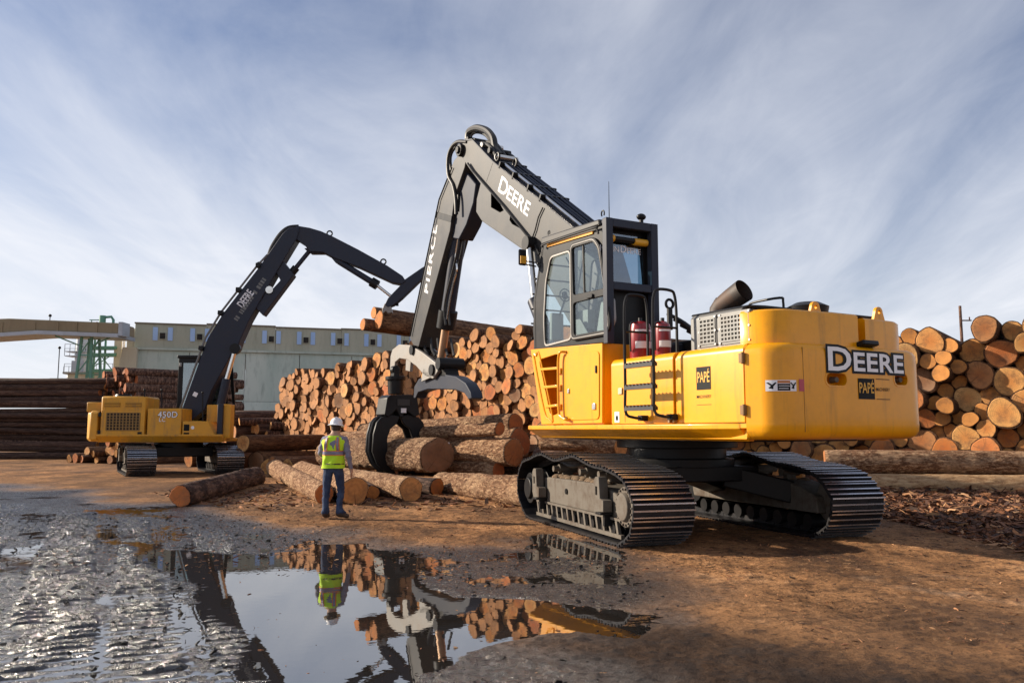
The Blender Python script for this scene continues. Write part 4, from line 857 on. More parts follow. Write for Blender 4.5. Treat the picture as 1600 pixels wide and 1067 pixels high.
# ------------------------------------------------ boarding ladder with tall hand loops and the two extinguishers
LV = 1.78; l1 = S(977, 600, LV)[0]; l2 = S(1022, 600, LV)[0]
for uu, top_, pin, bot_ in ((l1, S(979, 462, LV)[1], S(1010, 548, 1.36), S(980, 652, LV)[1]), (l2, S(1021, 454, LV)[1], S(1055, 545, 1.36), S(1025, 650, LV)[1])):
    MB().tube(smoothcurve([(uu - .10, 1.56, bot_ - .01), (uu - .08, 1.70, bot_), (uu, LV, bot_ + .08), (uu, LV, bot_ + .5), (uu, LV, top_ - .28), (uu, LV - .03, top_ - .04), (uu, LV - .10, top_ + .03), (uu, 1.46, top_ + .03), (uu, 1.39, top_ - .03), (uu, 1.36, top_ - .28), (uu, 1.36, zh)], 5), .021, 8).build('hand_loop', BLK, ML)
    MB().cyl((uu, LV, zh + .36), (uu, 1.36, zh + .36), .016, n=8).build('hand_loop_bar', BLK, ML)
    MB().bb(uu - .16, uu - .04, 1.50, 1.60, bot_ - .05, bot_ + .03).build('ladder_bracket', BLK, ML, .006)
for py in (571.5, 605.5, 638.5):
    z = S(990, py, LV)[1]; mb = MB().bb(l2, l1, LV - .06, LV + .03, z - .028, z + .022)
    for i in range(8): x = l2 + (l1 - l2) * (i + .5) / 8; mb.prism([(x - .028, z + .02), (x + .028, z + .02), (x, z + .05)], LV - .06, LV + .03)
    mb.build('ladder_rung', CHAR, ML)
for (px, py0, py1, r_, uu) in ((1001, 503, 556, .165, -.62), (1036, 503, 552, .12, -1.05)):
    v_, z_ = FM.vz(px, py1, uu); z1 = FM.vz(px, py0, uu)[1]
    w_ = FM.o + FM.u * uu + FM.v * v_
    e_ = empty('fire_extinguisher', (w_.x, w_.y, zh), FM.h); tag(e_, 'red fire extinguisher beside the hand loop nearer the cab' if px < 1010 else 'narrower red fire extinguisher behind the hand loop nearer the engine cover', 'fire extinguisher', 'fire extinguishers on the loader deck')
    h_ = z1 - zh; ring = [(r_ * .92, 0), (r_, .03), (r_, h_ - .12), (r_ * .9, h_ - .04), (r_ * .5, h_), (.03, h_ + .01)]
    MB().loft([[(r * math.cos(t), r * math.sin(t), z) for t in np.linspace(0, 2 * math.pi, 28, endpoint=False)] for r, z in ring]).build('tank', RED, e_)
    for z_a, z_b in ((h_ * .28, h_ * .46), (h_ * .72, h_ * .77)): MB().loft([[((r_ + .004) * math.cos(t), (r_ + .004) * math.sin(t), z) for t in np.linspace(2.0, 3.9, 20)] for z in (z_a, z_b)], False, 0, False).build('label_band', WHITE, e_)
    MB().tube(smoothcurve([(0, r_ * .4, h_), (-.05, r_ + .06, h_ * .9), (-.03, r_ + .05, h_ * .4), (0, r_ + .02, h_ * .2)], 5), .014).cyl((0, 0, h_), (0, 0, h_ + .06), .03).build('hose', RUB, e_)
# hydraulic pipes running down behind the cab
for k in range(4):
    p = [(RU - .2 - .1 * k, .42 - .05 * k, 3.45 - .1 * k), (RU - .6 - .12 * k, .40 - .05 * k, 3.25 - .1 * k), (RU - 1.2 - .15 * k, .40 - .06 * k, 2.85 - .06 * k), (RU - 1.5 - .15 * k, .42 - .06 * k, 2.70)]
    MB().tube(smoothcurve(p, 5), .03).build('hydraulic_hose', RUB, ML)
a = FM.vz(1046, 470, -.9); MB().tube([(-.9, a[0] + .07 * math.cos(t), a[1] - .05 + .07 * math.sin(t)) for t in np.linspace(-.9, 4.04, 14)], .022, 8).bb(-.92, -.88, a[0] - .04, a[0] + .04, a[1] - .45, a[1] - .1).build('deck_eye', BLK, ML)
mbox('boom_bracket', CHAR2, -.6, 1.5, .30, .42, 1.6, 2.95, .02); mbox('boom_bracket', CHAR2, -.6, 1.5, -.48, -.36, 1.6, 2.95, .02); mbox('valve_bank', BLK, -.9, -.2, -.3, .3, 1.6, 3.0, .03)
mbox('right_deck_box', YEL, -.9, 1.9, -1.42, -.62, 1.6, 2.25, .03)
# ------------------------------------------------ boom
BV = .34; B = lambda px, py: FM.uz(px, py, BV)
topl = [B(721, 231), B(724, 221), B(738, 219), B(771, 254), B(848, 317), B(889, 351)]
low = [B(828, 396), B(818, 390), B(752, 344), B(744, 331), B(745, 311), B(751, 287), B(733, 263), B(722, 246)]
e_dir = Vector(topl[-1]) - Vector(topl[-2]); tl = Vector(topl[-1]) + e_dir.normalized() * .9
outer = topl + [tuple(tl), (1.25, 3.35), (.35, 2.95), (.20, 2.6), (.45, 2.35), (.9, 2.45), (2.2, 3.1)] + low
ho1 = [B(767, 303), B(776, 309), B(787, 329), B(781, 332), B(767, 324)]; ho2 = [B(797, 338), B(813, 357), B(800, 350), B(796, 344)]
MB().plate(outer, [ho1, ho2], BV - .03, BV).build('boom_side', CHAR, ML, .006)
ho3 = [FM.uz(*p, -BV) for p in ((762, 297), (784, 307), (788, 322), (764, 319))]
MB().plate(outer, [ho3], -BV, -BV + .03).build('boom_side', CHAR, ML, .006)
mb = MB(); tp = topl[1:] + [tuple(tl), (1.25, 3.35)]
mb.loft([[(a, -BV - .02, b), (a, BV + .02, b), (a, BV + .02, b + .03), (a, -BV - .02, b + .03)] for a, b in tp]); mb.build('boom_top_plate', CHAR2, ML)
lp = [(.45, 2.35), (.9, 2.45), (2.2, 3.1)] + low[:6]
MB().loft([[(a, -BV + .03, b), (a, BV - .03, b), (a, BV - .03, b - .03), (a, -BV + .03, b - .03)] for a, b in lp]).build('boom_bottom_plate', CHAR, ML)
lp = low[5:]; MB().loft([[(a, -BV + .03, b), (a, BV - .03, b), (a, BV - .03, b + .03), (a, -BV + .03, b + .03)] for a, b in lp]).build('boom_nose_plate', CHAR, ML)
pth = [Vector(p) for p in (topl[3], topl[4], tuple(tl))]
nrm = Vector((-(pth[1] - pth[0]).y, (pth[1] - pth[0]).x)).normalized(); nrm = nrm if nrm.y > 0 else -nrm
for k in range(5):
    v = BV - .09 - k * .125; o_ = nrm * (.10 + .015 * (k % 2))
    MB().tube([(p.x + o_.x, v, p.y + o_.y) for p in [pth[0] + (pth[1] - pth[0]) * .12] + pth[1:]], .030 if k % 2 else .036, 8).build('hydraulic_pipe', CHAR2 if k else CHROME, ML)
for f_ in (.14, .42, .72, .95):
    p = pth[0] + (pth[1] - pth[0]) * f_; p2 = p + nrm * .06; MB().beam((p2.x, -BV + .0, p2.y), (p2.x, BV + .03, p2.y), .06, .16, (nrm.x, 0, nrm.y)).build('pipe_clamp', BLK, ML, .006)
for f_, h_ in ((.22, .22), (.02, .16)): p = pth[0] + (pth[1] - pth[0]) * f_ + nrm * h_; MB().tube([(p.x + .09 * math.cos(t), .10 if h_ > .2 else .30, p.y + .09 * math.sin(t)) for t in np.linspace(0, 6.28, 16)], .028, 8).build('lifting_eye', BLK, ML)
a_, b_ = Vector(B(792, 297)), Vector(B(848, 317))
dr_ = (pth[1] - pth[0]).normalized(); dwn = -nrm; st = Vector(B(777, 297))
lettering('D', .52, lambda a, b: ((st + dr_ * a + nrm * b).x, BV + .004, (st + dr_ * a + nrm * b).y), WHITE, ML, 'lettering', .012, 'LEFT', 1, 1.35)
lettering('EERE', .43, lambda a, b: ((st + dr_ * (a + .50) + nrm * b).x, BV + .004, (st + dr_ * (a + .50) + nrm * b).y), WHITE, ML, 'lettering', .012, 'LEFT', 1.03, 1.32)
# long thin service line along the boom side and a cross line
pt = [B(734, 256), B(742, 268), B(790, 323), B(840, 385), B(846, 398)]; MB().tube([(a, BV + .05, b) for a, b in pt], .026).build('service_line', BLK, ML)
pt = [B(850, 325), B(843, 340), B(838, 360), B(833, 374)]; MB().tube([(a, BV + .03, b) for a, b in pt], .016).build('service_line', BLK, ML)
ps = B(770, 255); pe = B(760, 284); MB().beam((ps[0], BV + .001, ps[1]), (pe[0], BV + .001, pe[1]), .006, .012).build('weld_seam', BLK, ML)
# lift cylinders
for v in (.46, -.46):
    a = FM.uz(826, 380, .46); MB().cyl((2.35, v, 2.0), (3.9, v, 4.25), .14, n=18).build('lift_cylinder', CHAR2, ML, .01); MB().cyl((3.85, v, 4.18), (a[0], v, a[1]), .075, n=14).build('lift_rod', CHROME, ML); MB().cyl((a[0], v - .09, a[1]), (a[0], v + .09, a[1]), .15, n=16).build('rod_eye', BLK, ML)
mbox('cylinder_foot', YEL, 1.9, 2.5, -.62, .52, 1.55, 2.1, .03)
# ------------------------------------------------ stick
SV = .30; T = lambda px, py: FM.uz(px, py, SV)
stl = [T(716, 243), T(709, 251), T(685, 314), T(659, 439), T(640, 529), T(646, 540)]; strr = [T(654, 542), T(670, 482), T(703, 361), T(711, 305), T(726, 262), T(729, 243)]
MB().prism(stl + strr, -SV, SV).build('stick', CHAR, ML, .02)
wl_, wr_ = [Vector(p) for p in stl], [Vector(p) for p in strr]
a = T(681, 327); b_ = T(706, 334); MB().beam((a[0], SV + .004, a[1] - .15), (b_[0], SV + .004, b_[1] - .15), .03, .16).build('stick_band', BLK, ML, .004)
pv = T(724, 236); MB().cyl((pv[0], -BV - .10, pv[1]), (pv[0], BV + .10, pv[1]), .16, n=20).cyl((pv[0], BV + .10, pv[1]), (pv[0], BV + .15, pv[1]), .10, n=6).build('elbow_pin', BLK, ML, .01)
g0 = Vector(T(666, 462)); g1 = Vector(T(676, 357)); up2 = (Vector(T(684, 355)) - Vector(T(664, 450))); 
s0_ = Vector(T(668.5, 459)); s1_ = Vector(T(683.5, 352)); dl = (s1_ - s0_); LL = dl.length; dl.normalize(); nl = Vector((dl.y, -dl.x)); nl = -nl
off = -nl * .08
lettering('PIERCE', .36, lambda a, b: ((s0_ + dl * a - nl * b).x, SV + .004, (s0_ + dl * a - nl * b).y), WHITE, ML, 'lettering', .014, 'LEFT', 1.15, 1, LL)
gus = [T(727, 262), T(751, 284), T(746, 312), T(734, 350), T(722, 372), T(708, 372), T(709, 330)]
MB().prism([FM.uz(*p, .12) for p in ((722, 258), (748, 288), (744, 318), (733, 352), (721, 375), (707, 372), (708, 320))], -.22, .20).build('stick_head_web', CHAR2, ML, .03)
a = FM.uz(717, 360, 0); b_ = FM.uz(696, 505, 0); c_ = FM.uz(687, 566, 0)
MB().cyl((a[0], -.03, a[1]), (b_[0], -.03, b_[1]), .19, n=24).build('grapple_cylinder', CHAR2, ML, .01)
bd = (Vector(b_) - Vector(a)).normalized(); p = Vector(b_); MB().cyl((p.x - bd.x * .35, -.03, p.y - bd.y * .35), (p.x + bd.x * .15, -.03, p.y + bd.y * .15), .26, n=24).build('cylinder_gland', BLK, ML, .02)
MB().cyl((b_[0], -.03, b_[1]), (c_[0], -.03, c_[1]), .11, n=16).build('cylinder_rod', worn('rod_copper', (.50, .32, .20), .35, .7), ML)
for q_ in (.12, .0): MB().tube(smoothcurve([(a[0] - .3, q_, a[1] + .2), (a[0] - .30, q_ + .05, a[1] - .6), (b_[0] - .42, q_ + .08, b_[1] + .5), (b_[0] - .40, q_ + .05, b_[1] - .1)], 6), .03, 6).build('hydraulic_hose', RUB, ML)
MB().tube(smoothcurve([(T(x, y)[0], .14, T(x, y)[1]) for x, y in ((707, 372), (703, 400), (705, 420), (700, 440), (694, 470), (689, 498))], 5), .025, 6).build('hydraulic_line', CHROME, ML)
# hose loops at the elbow
for i, (pl, v, r_) in enumerate((([(731, 218), (733, 206), (745, 200), (760, 204), (770, 215), (774, 232), (782, 244)], .1, .085), ([(733, 218), (736, 209), (746, 205), (760, 210), (768, 222), (772, 236)], -.1, .07), ([(730, 222), (715, 222), (705, 232), (700, 250), (701, 275), (708, 290), (712, 310), (713, 335)], .33, .05), ([(724, 226), (712, 230), (704, 245), (706, 270), (716, 300), (715, 330)], .22, .04), ([(757, 225), (765, 222), (775, 226), (783, 236), (790, 246)], 0, .05), ([(752, 224), (762, 226), (770, 234), (776, 246)], .2, .045), ([(790, 240), (800, 245), (808, 254), (815, 262)], -.2, .05))):
    MB().tube(smoothcurve([(FM.uz(x, y, v)[0], v, FM.uz(x, y, v)[1]) for x, y in pl], 6), r_, 10).build('hydraulic_hose', RUB, ML)
for px, py in ((757, 224), (769, 230), (781, 238), (792, 248), (746, 221)): a = FM.uz(px, py, 0); MB().cyl((a[0], -.28, a[1]), (a[0], .30, a[1]), .07, n=10).build('hose_coupling', CHROME if px in (769, 792) else BLK, ML)
MB().tube([(FM.uz(x, y, .34)[0], .34, FM.uz(x, y, .34)[1]) for x, y in ((706, 262), (686, 312), (662, 425), (641, 525))], .02, 6).build('stick_edge_line', BLK, ML)
# ------------------------------------------------ live heel and grapple
H = lambda px, py, v=.30: FM.uz(px, py, v)
hp = [H(*p) for p in ((610, 556), (613, 546), (623, 538), (640, 539), (659, 550), (680, 566), (684, 580), (676, 592), (664, 588), (650, 572), (636, 562), (624, 560), (617, 566), (616, 580), (609, 578))]
for v0, v1 in ((.20, .30), (-.30, -.20)): MB().prism(hp, v0, v1).build('heel_arm', HEEL, ML, .02)
for (hx, hy, hr) in ((645, 547, .14), (676, 578, .15), (687, 568, .16)): MB().cyl((H(hx, hy)[0], -.36, H(hx, hy)[1]), (H(hx, hy)[0], .36, H(hx, hy)[1]), hr, n=16).build('heel_pin', BLK, ML)
hc = [H(*p, .2) for p in ((646, 622), (647, 604), (654, 592), (668, 586), (690, 584), (712, 588), (727, 598), (735, 612), (737, 622), (732, 624), (725, 614), (712, 609), (690, 608), (668, 608), (653, 613), (649, 622))]
MB().prism(hc, -.12, .20).build('heel_blade', CHAR2, ML, .02); MB().prism([H(*p, .45) for p in ((650, 596), (653, 575), (659, 570), (668, 588), (655, 594))], .24, .30).build('heel_cheek', HEEL, ML, .01)
MB().prism([H(*p, .1) for p in ((668, 590), (672, 570), (690, 563), (700, 575), (703, 590))], -.20, .20).build('heel_boss', BLK, ML, .04)
mb = MB()
for k in range(6): x = 645 + k * 7; mb.tube(smoothcurve([(H(x, 530 + k)[0], .15 - .06 * k, H(x, 528)[1]), (H(x + 3, 545)[0], .2 - .07 * k, H(x, 545)[1]), (H(x + 6, 560)[0], .12 - .05 * k, H(x, 556)[1])], 4), .035, 6)
mb.build('heel_hoses', RUB, ML)
GP = FM.o + FM.u * 12.5; FG = Frame(GP.x, GP.y, math.atan2(.58, .81))
MLI = (Matrix.Translation((FM.o.x, FM.o.y, 0)) @ Matrix.Rotation(FM.h, 4, 'Z')).inverted()
G = lambda px, py: FG.uz(px, py, 0)
gb = MB().cyl((G(617, 578)[0], -.10, G(617, 578)[1]), (G(617, 578)[0], .10, G(617, 578)[1]), .13, n=14).bb(G(613, 585)[0], G(622, 585)[0], -.12, .12, G(617, 592)[1], G(617, 574)[1]).cyl((G(618, 592)[0], 0, G(618, 592)[1]), (G(618, 616)[0], 0, G(618, 616)[1]), .24, .22, 20).cyl((G(618, 588)[0], 0, G(618, 588)[1]), (G(618, 594)[0], 0, G(618, 594)[1]), .30, n=20)
gr = gb.build('grapple_rotator', BLK, ML, .02)
GW = MLI @ Matrix.Translation((GP.x, GP.y, 0)) @ Matrix.Rotation(FG.h, 4, 'Z'); gr.matrix_local = GW
bp = [G(*p) for p in ((598, 622), (604, 617), (636, 617), (645, 622), (648, 648), (640, 652), (626, 640), (622, 652), (618, 652), (612, 640), (600, 652), (594, 648))]
gb2 = MB().prism(bp, -.30, .30).build('grapple_body', BLK, ML, .02); gb2.matrix_local = GW
gpl = MB().bb(G(613, 630)[0], G(632, 630)[0], -.325, -.30, G(622, 634)[1], G(622, 624)[1]).build('name_plate', CHAR, gb2, .004); MB().bb(G(619, 641)[0], G(627, 641)[0], -.315, -.30, G(622, 645)[1], G(622, 638)[1]).build('maker_label', WHITE, gb2)
def tine(px, inn):
    P_ = [G(*p) for p in px]
    o = MB().prism(P_, -.26, -.16).prism(P_, .16, .26).build('grapple_tine', BLK, ML, .02); o.matrix_local = GW
    MB().tube([(p[0], 0, p[1]) for p in P_[:inn]], .0 + .05, 6).build('tine_rib', CHAR, o); return o
lt = [(619, 650), (606, 648), (590, 652), (583, 660), (578, 678), (576, 705), (583, 724), (597, 738), (610, 741)]; li = [(611, 736), (603, 722), (599, 705), (599, 685), (604, 670), (614, 662)]
tine(lt + li, 9); tine([(619 + (619 - x), y) for x, y in lt + li][::-1] if False else [(1238 - x, y) for x, y in lt + li], 9)
# ---------------------------------------------------------------- the second loader, further back on the left
F2 = Frame(-12.4, 31.2, rad(3)); L2 = empty('log_loader', (F2.o.x, F2.o.y, 0), F2.h)
tag(L2, 'smaller dull yellow log loader on tracks at the left lifting logs', 'log loader')
K = lambda px, py, v=-1.5: F2.uz(px, py, v)
def m2(name, mat, x0, x1, y0, y1, z0, z1, bev=.012, par=None): return MB().bb(x0, x1, y0, y1, z0, z1).build(name, mat, par or L2, bev)
R2 = Matrix.Rotation(rad(119) - F2.h, 4, 'Z')
for sd in (1, -1): track_assembly(L2, R2 @ Matrix.Translation((0, sd * 1.45, 0)), sd, 1.95, .92, 1.05, .95, MUDF)
MB().bb(-.8, .8, -1.1, 1.1, .62, .98).build('car_body', BLK, L2, .03).matrix_local = R2
MB().cyl((0, 0, .95), (0, 0, 1.28), .85, n=32).build('slewing_ring', BLK, L2)
def quad(px0, py0, px1, py1, v=-1.5): a = K(px0, py1, v); b = K(px1, py0, v); return a[0], b[0], a[1], b[1]
x0, x1, z0, z1 = quad(150, 680, 348, 690); zd = z0
m2('deck', YEL2, x0, x1, -1.45, 1.45, zd, zd + .12)
MB().loft([[(x, -1.40, zd + .26), (x, -1.62, zd + .26), (x, -1.62, zd + .20), (x, -1.42, zd - .02), (x, -1.3, zd - .02)] for x in (x0 + .05, x1)]).build('skirt', YEL2, L2, .006)
zs = zd + .26
x0, x1, z0, z1 = quad(127, 641, 153, 690)
prof = [(x0 + .05, -1.2), (x0 + .25, -1.48), (x1, -1.5), (x1, 1.5), (x0 + .25, 1.48), (x0 + .05, 1.2), (x0, .6), (x0, -.6)]
MB().loft([[(a + .08, b * .95, z0) for a, b in prof], [(a, b, z0 + .1) for a, b in prof], [(a, b, z1 - .1) for a, b in prof], [(a + .08, b * .95, z1) for a, b in prof]]).build('counterweight', YEL2, L2, .03)
a, b, c, d = quad(131, 628, 157, 642); m2('counterweight_top', YEL2, a, b, -1.3, 1.3, z1 - .05, d, .03)
a, b, c, d = quad(155, 619, 228, 681); MB().bb(a, b, -1.5, -.1, zs - .15, d).build('engine_hood', YEL2, L2, .07)
hood_top = d
for p0, p1 in ((163, 188), (196, 221)):
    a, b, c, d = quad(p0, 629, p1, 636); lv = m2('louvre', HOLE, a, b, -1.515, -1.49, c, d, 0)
    for k in range(3): z = c + (d - c) * (k + .5) / 3; m2('louvre_slat', YEL2, a, b, -1.53, -1.51, z - .02, z + .012, 0, lv)
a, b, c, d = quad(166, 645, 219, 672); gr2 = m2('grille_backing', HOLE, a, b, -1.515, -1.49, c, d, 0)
mb = MB()
for k in range(11): x = a + (b - a) * k / 10; mb.bb(x - .018, x + .018, -1.535, -1.512, c, d)
for k in range(7): z = c + (d - c) * k / 6; mb.bb(a, b, -1.53, -1.513, z - .014, z + .014)
mb.build('grille', worn('grille_ochre', (.28, .16, .04), .6), gr2); 
a, b, c, d = quad(157, 641, 227, 680); MB().plate([(a, c), (b, c), (b, d), (a, d)], [[(a + .2, c + .15), (b - .15, c + .15), (b - .15, d - .1), (a + .2, d - .1)]], -1.525, -1.50).build('hood_door', YEL2, L2, .008)
for z in (c + .1, d - .15): m2('hinge', BLK, a - .1, a + .0, -1.54, -1.5, z - .07, z + .07, .006)
m2('latch', BLK, b - .22, b - .08, -1.55, -1.51, c + .02, c + .12, .006)
a, b, c, d = quad(228.5, 638, 284, 679); m2('side_panel', YEL2, a + .01, b, -1.5, -.35, zs - .1, d, .03)
hf = lambda p, z: (lambda q, w: (p + q, -1.506, z + w))
t0 = K(246.5, 652); lettering('450D', .30, hf(t0[0], t0[1]), DKOUT, L2, 'lettering', .05, 'LEFT', 1.05, 1.0); lettering('450D', .30, lambda q, w: (t0[0] + q, -1.511, t0[1] + w), WHITE, L2, 'lettering', .014, 'LEFT', 1.05, 1.0)
t1 = K(248, 658.5); lettering('LC', .19, hf(t1[0], t1[1]), WHITE, L2, 'lettering', .006, 'LEFT', 1.1, 1.0)
a, b, c, d = quad(284, 658, 338, 678); MB().prism([(a + .01, zs - .1), (b, zs - .1), (b - .30, d), (a + .01, d)], -1.5, -.4).build('tool_box', YEL2, L2, .02)
a, b, c, d = quad(287, 663, 296, 673); m2('sticker', DECK, a, b, -1.507, -1.495, c, d, 0); m2('sticker_line', DECK, a, b, -1.507, -1.495, c - .12, c - .06, 0)
q = K(301, 668); MB().cyl((q[0], -1.51, q[1]), (q[0], -1.49, q[1]), .06, n=12).build('fuel_cap', WHITE, L2)
a, b, c, d = quad(342, 631, 356, 679); m2('front_guard', YEL2, a, b, -1.1, -.6, zs - .15, d, .02); a, b, c, d = quad(334, 631, 345, 679); m2('front_post', CHAR2, a + .02, b, -1.25, -1.05, zs - .1, d, .02)
a, b, c, d = quad(310, 631, 336, 660); m2('rear_guard', YEL2, a, b, -.6, -.5, c, d, .02)
for px, py0, py1 in ((225, 609, 640), (252, 609, 640), (316, 613, 673)): q = K(px, py0); r = K(px, py1); MB().tube([(q[0], -1.45, q[1]), (r[0], -1.45, r[1])], .025, 6).ball((q[0], -1.45, q[1]), .04).build('mirror_staff', BLK, L2)
q = K(193, 616, -.6); MB().cyl((q[0], -.6, hood_top), (q[0], -.6, hood_top + .10), .30, .26).build('intake_cap', BLK, L2)
# cab on the far side
cb = lambda px, py: F2.uz(px, py, .5)
ca = cb(276, 640); cc = cb(276, 559); ce = cb(358, 600)
for v in (.5, 1.45):
    MB().plate([(ca[0], 1.3), (ce[0] - .05, 1.3), (ce[0], 2.4), (ce[0] - .15, cc[1] - .25), (ce[0] - .4, cc[1]), (ca[0], cc[1])], [[(ca[0] + .25, 2.2), (ca[0] + .85, 2.2), (ca[0] + .85, cc[1] - .25), (ca[0] + .25, cc[1] - .25)], [(ca[0] + .98, 1.7), (ce[0] - .15, 1.7), (ce[0] - .1, 2.4), (ce[0] - .3, cc[1] - .25), (ca[0] + .98, cc[1] - .25)]], v, v + .05).build('cab_side', BLK, L2, .01)
m2('cab_roof', BLK, ca[0] - .05, ce[0] - .35, .45, 1.55, cc[1] - .02, cc[1] + .1, .03); m2('cab_rear', BLK, ca[0], ca[0] + .05, .55, 1.45, 1.3, cc[1], .01); m2('cab_base', BLK, ca[0], ce[0] - .1, .5, 1.5, zs, 1.7, .02)
m2('cab_glass', glass('cab_glass_teal', (.42, .60, .62), .22), ca[0] + .2, ce[0] - .3, .46, .465, 1.75, cc[1] - .2, 0)
q = cb(283, 570); MB().box((q[0], .44, q[1]), (.1, .06, .14)).build('lamp', INTER, L2, .02)
# boom
def poly(px, v): return [F2.uz(a, b, v) for a, b in px]
bp = [(284, 640), (324, 529), (348, 490), (404, 418), (441, 365), (451, 356), (468, 354), (464, 372), (447, 400), (432, 425), (389, 501), (375, 532), (371, 545), (362, 553), (330, 611), (320, 640), (300, 657), (288, 655)]
MB().prism(poly(bp, -.32), -.32, .32).build('boom', CHAR2, L2, .03)
hp = [(433, 409), (440, 405), (459, 429), (456, 433), (411, 493), (398, 480), (412, 463), (415, 452), (427, 450), (438, 438), (431, 424)]
MB().prism(poly(hp, -.26), -.26, .26).build('cylinder_housing', CHAR2, L2, .02)
q = F2.uz(421, 453, -.3); MB().cyl((q[0], -.34, q[1]), (q[0], -.26, q[1]), .14, n=14).build('housing_pin', CHROME, L2)
def c2(name, p0, p1, r, mat, v=0.0, n=14): a = F2.uz(*p0, v); b = F2.uz(*p1, v); return MB().cyl((a[0], v, a[1]), (b[0], v, b[1]), r, n=n).build(name, mat, L2)
c2('stick_rod', (457, 425), (483, 393), .085, CHAR2); c2('rod_gland', (454, 429), (463, 418), .15, BLK)
for v in (-.42, .42): c2('lift_rod', (367, 548), (353, 596), .085, CHROME, v); c2('lift_barrel', (354, 592), (341, 650), .16, CHAR2, v); q = F2.uz(368, 545, v); MB().cyl((q[0], v - .1, q[1]), (q[0], v + .1, q[1]), .2, n=16).build('rod_eye', BLK, L2)
sp2 = [(455, 358), (466, 353), (484, 356), (501, 361), (517, 368), (560, 390), (605, 415), (629, 431), (634, 439), (628, 444), (612, 441), (560, 417), (520, 402), (505, 394), (484, 393), (474, 381), (460, 372)]
MB().prism(poly(sp2, -.26), -.26, .26).build('stick', CHAR2, L2, .02)
MB().prism(poly([(475, 388), (490, 386), (515, 392), (540, 408), (533, 414), (523, 409), (512, 396), (486, 396)], -.16), -.16, .16).build('stick_web', CHAR2, L2, .02)
c2('grapple_cylinder', (530, 409), (588, 445), .12, CHAR2, -.1); c2('cylinder_gland', (580, 440), (590, 446), .19, BLK, -.1); c2('grapple_rod', (588, 445), (612, 464), .06, CHROME, -.1)
MB().prism(poly([(632, 437), (658, 419), (690, 400), (694, 410), (662, 433), (628, 466), (616, 476), (606, 480), (601, 476), (606, 466), (628, 443)], -.22), -.22, .22).build('heel_arm', CHAR2, L2, .02)
MB().prism(poly([(601, 474), (610, 476), (613, 488), (606, 490), (603, 486), (598, 490), (597, 483)], -.2), -.2, .2).build('heel_tip', HEEL, L2, .02)
c2('hanging_hook', (620, 466), (621, 478), .05, BLK)
for pl, r_ in (([(418, 402), (424, 385), (437, 365), (450, 355), (466, 353)], .07), ([(430, 384), (436, 370), (447, 359), (458, 356)], .06), ([(422, 395), (430, 376), (442, 362)], .05)):
    MB().tube(smoothcurve([(F2.uz(a, b, -.1)[0], -.1 + r_, F2.uz(a, b, -.1)[1]) for a, b in pl], 5), r_, 8).build('hydraulic_hose', RUB, L2)
MB().tube([(F2.uz(a, b, -.3)[0], -.3, F2.uz(a, b, -.3)[1]) for a, b in ((281, 640), (321, 528), (346, 487), (402, 415), (418, 398))], .045, 6).build('hydraulic_pipe', GREYC, L2)
for px, py in ((315, 544), (345, 489), (373, 453), (404, 415)): q = F2.uz(px, py, -.3); MB().box((q[0], -.2, q[1]), (.16, .5, .16)).build('pipe_clamp', BLK, L2, .01)
for px, py in ((515, 365), (599, 409), (405, 414)): q = F2.uz(px, py, 0); MB().tube([(q[0] + .1 * math.cos(t), 0, q[1] + .1 * math.sin(t)) for t in np.linspace(0, 6.28, 14)], .03, 6).build('lifting_eye', BLK, L2)
d0 = Vector(F2.uz(379, 482, -.33)); d1 = Vector(F2.uz(401, 453, -.33)); dd2 = (d1 - d0).normalized(); nn2 = Vector((-dd2.y, dd2.x))
lettering('DEERE', .42, lambda a, b: ((d0 + dd2 * a + nn2 * b).x, -.326, (d0 + dd2 * a + nn2 * b).y), WHITE, L2, 'lettering', .02, 'LEFT', 1.0, (d1 - d0).length / 1.45)
e0 = Vector(F2.uz(371, 502, -.33)); e1 = Vector(F2.uz(416, 438, -.33)); de = (e1 - e0).normalized(); ne = Vector((-de.y, de.x)); Le = (e1 - e0).length
mb = MB(); k = 0.0; rg = random.Random(3)
while k < Le:                                           # a second line of lettering, too small to read
    w = .05 + .05 * rg.random(); q = [e0 + de * k, e0 + de * (k + w), e0 + de * (k + w) + ne * .17, e0 + de * k + ne * .17]
    if rg.random() > .10: mb.add([(p.x, -.326, p.y) for p in q], [(0, 1, 2, 3)])
    k += w + .035
mb.build('small_lettering', GREYC, L2, 0, 0)
q = F2.uz(305, 616, -.33); MB().box((q[0], -.325, q[1]), (.16, .01, .16), Matrix.Rotation(rad(25), 3, 'Y')).build('boom_sticker', WHITE, L2)
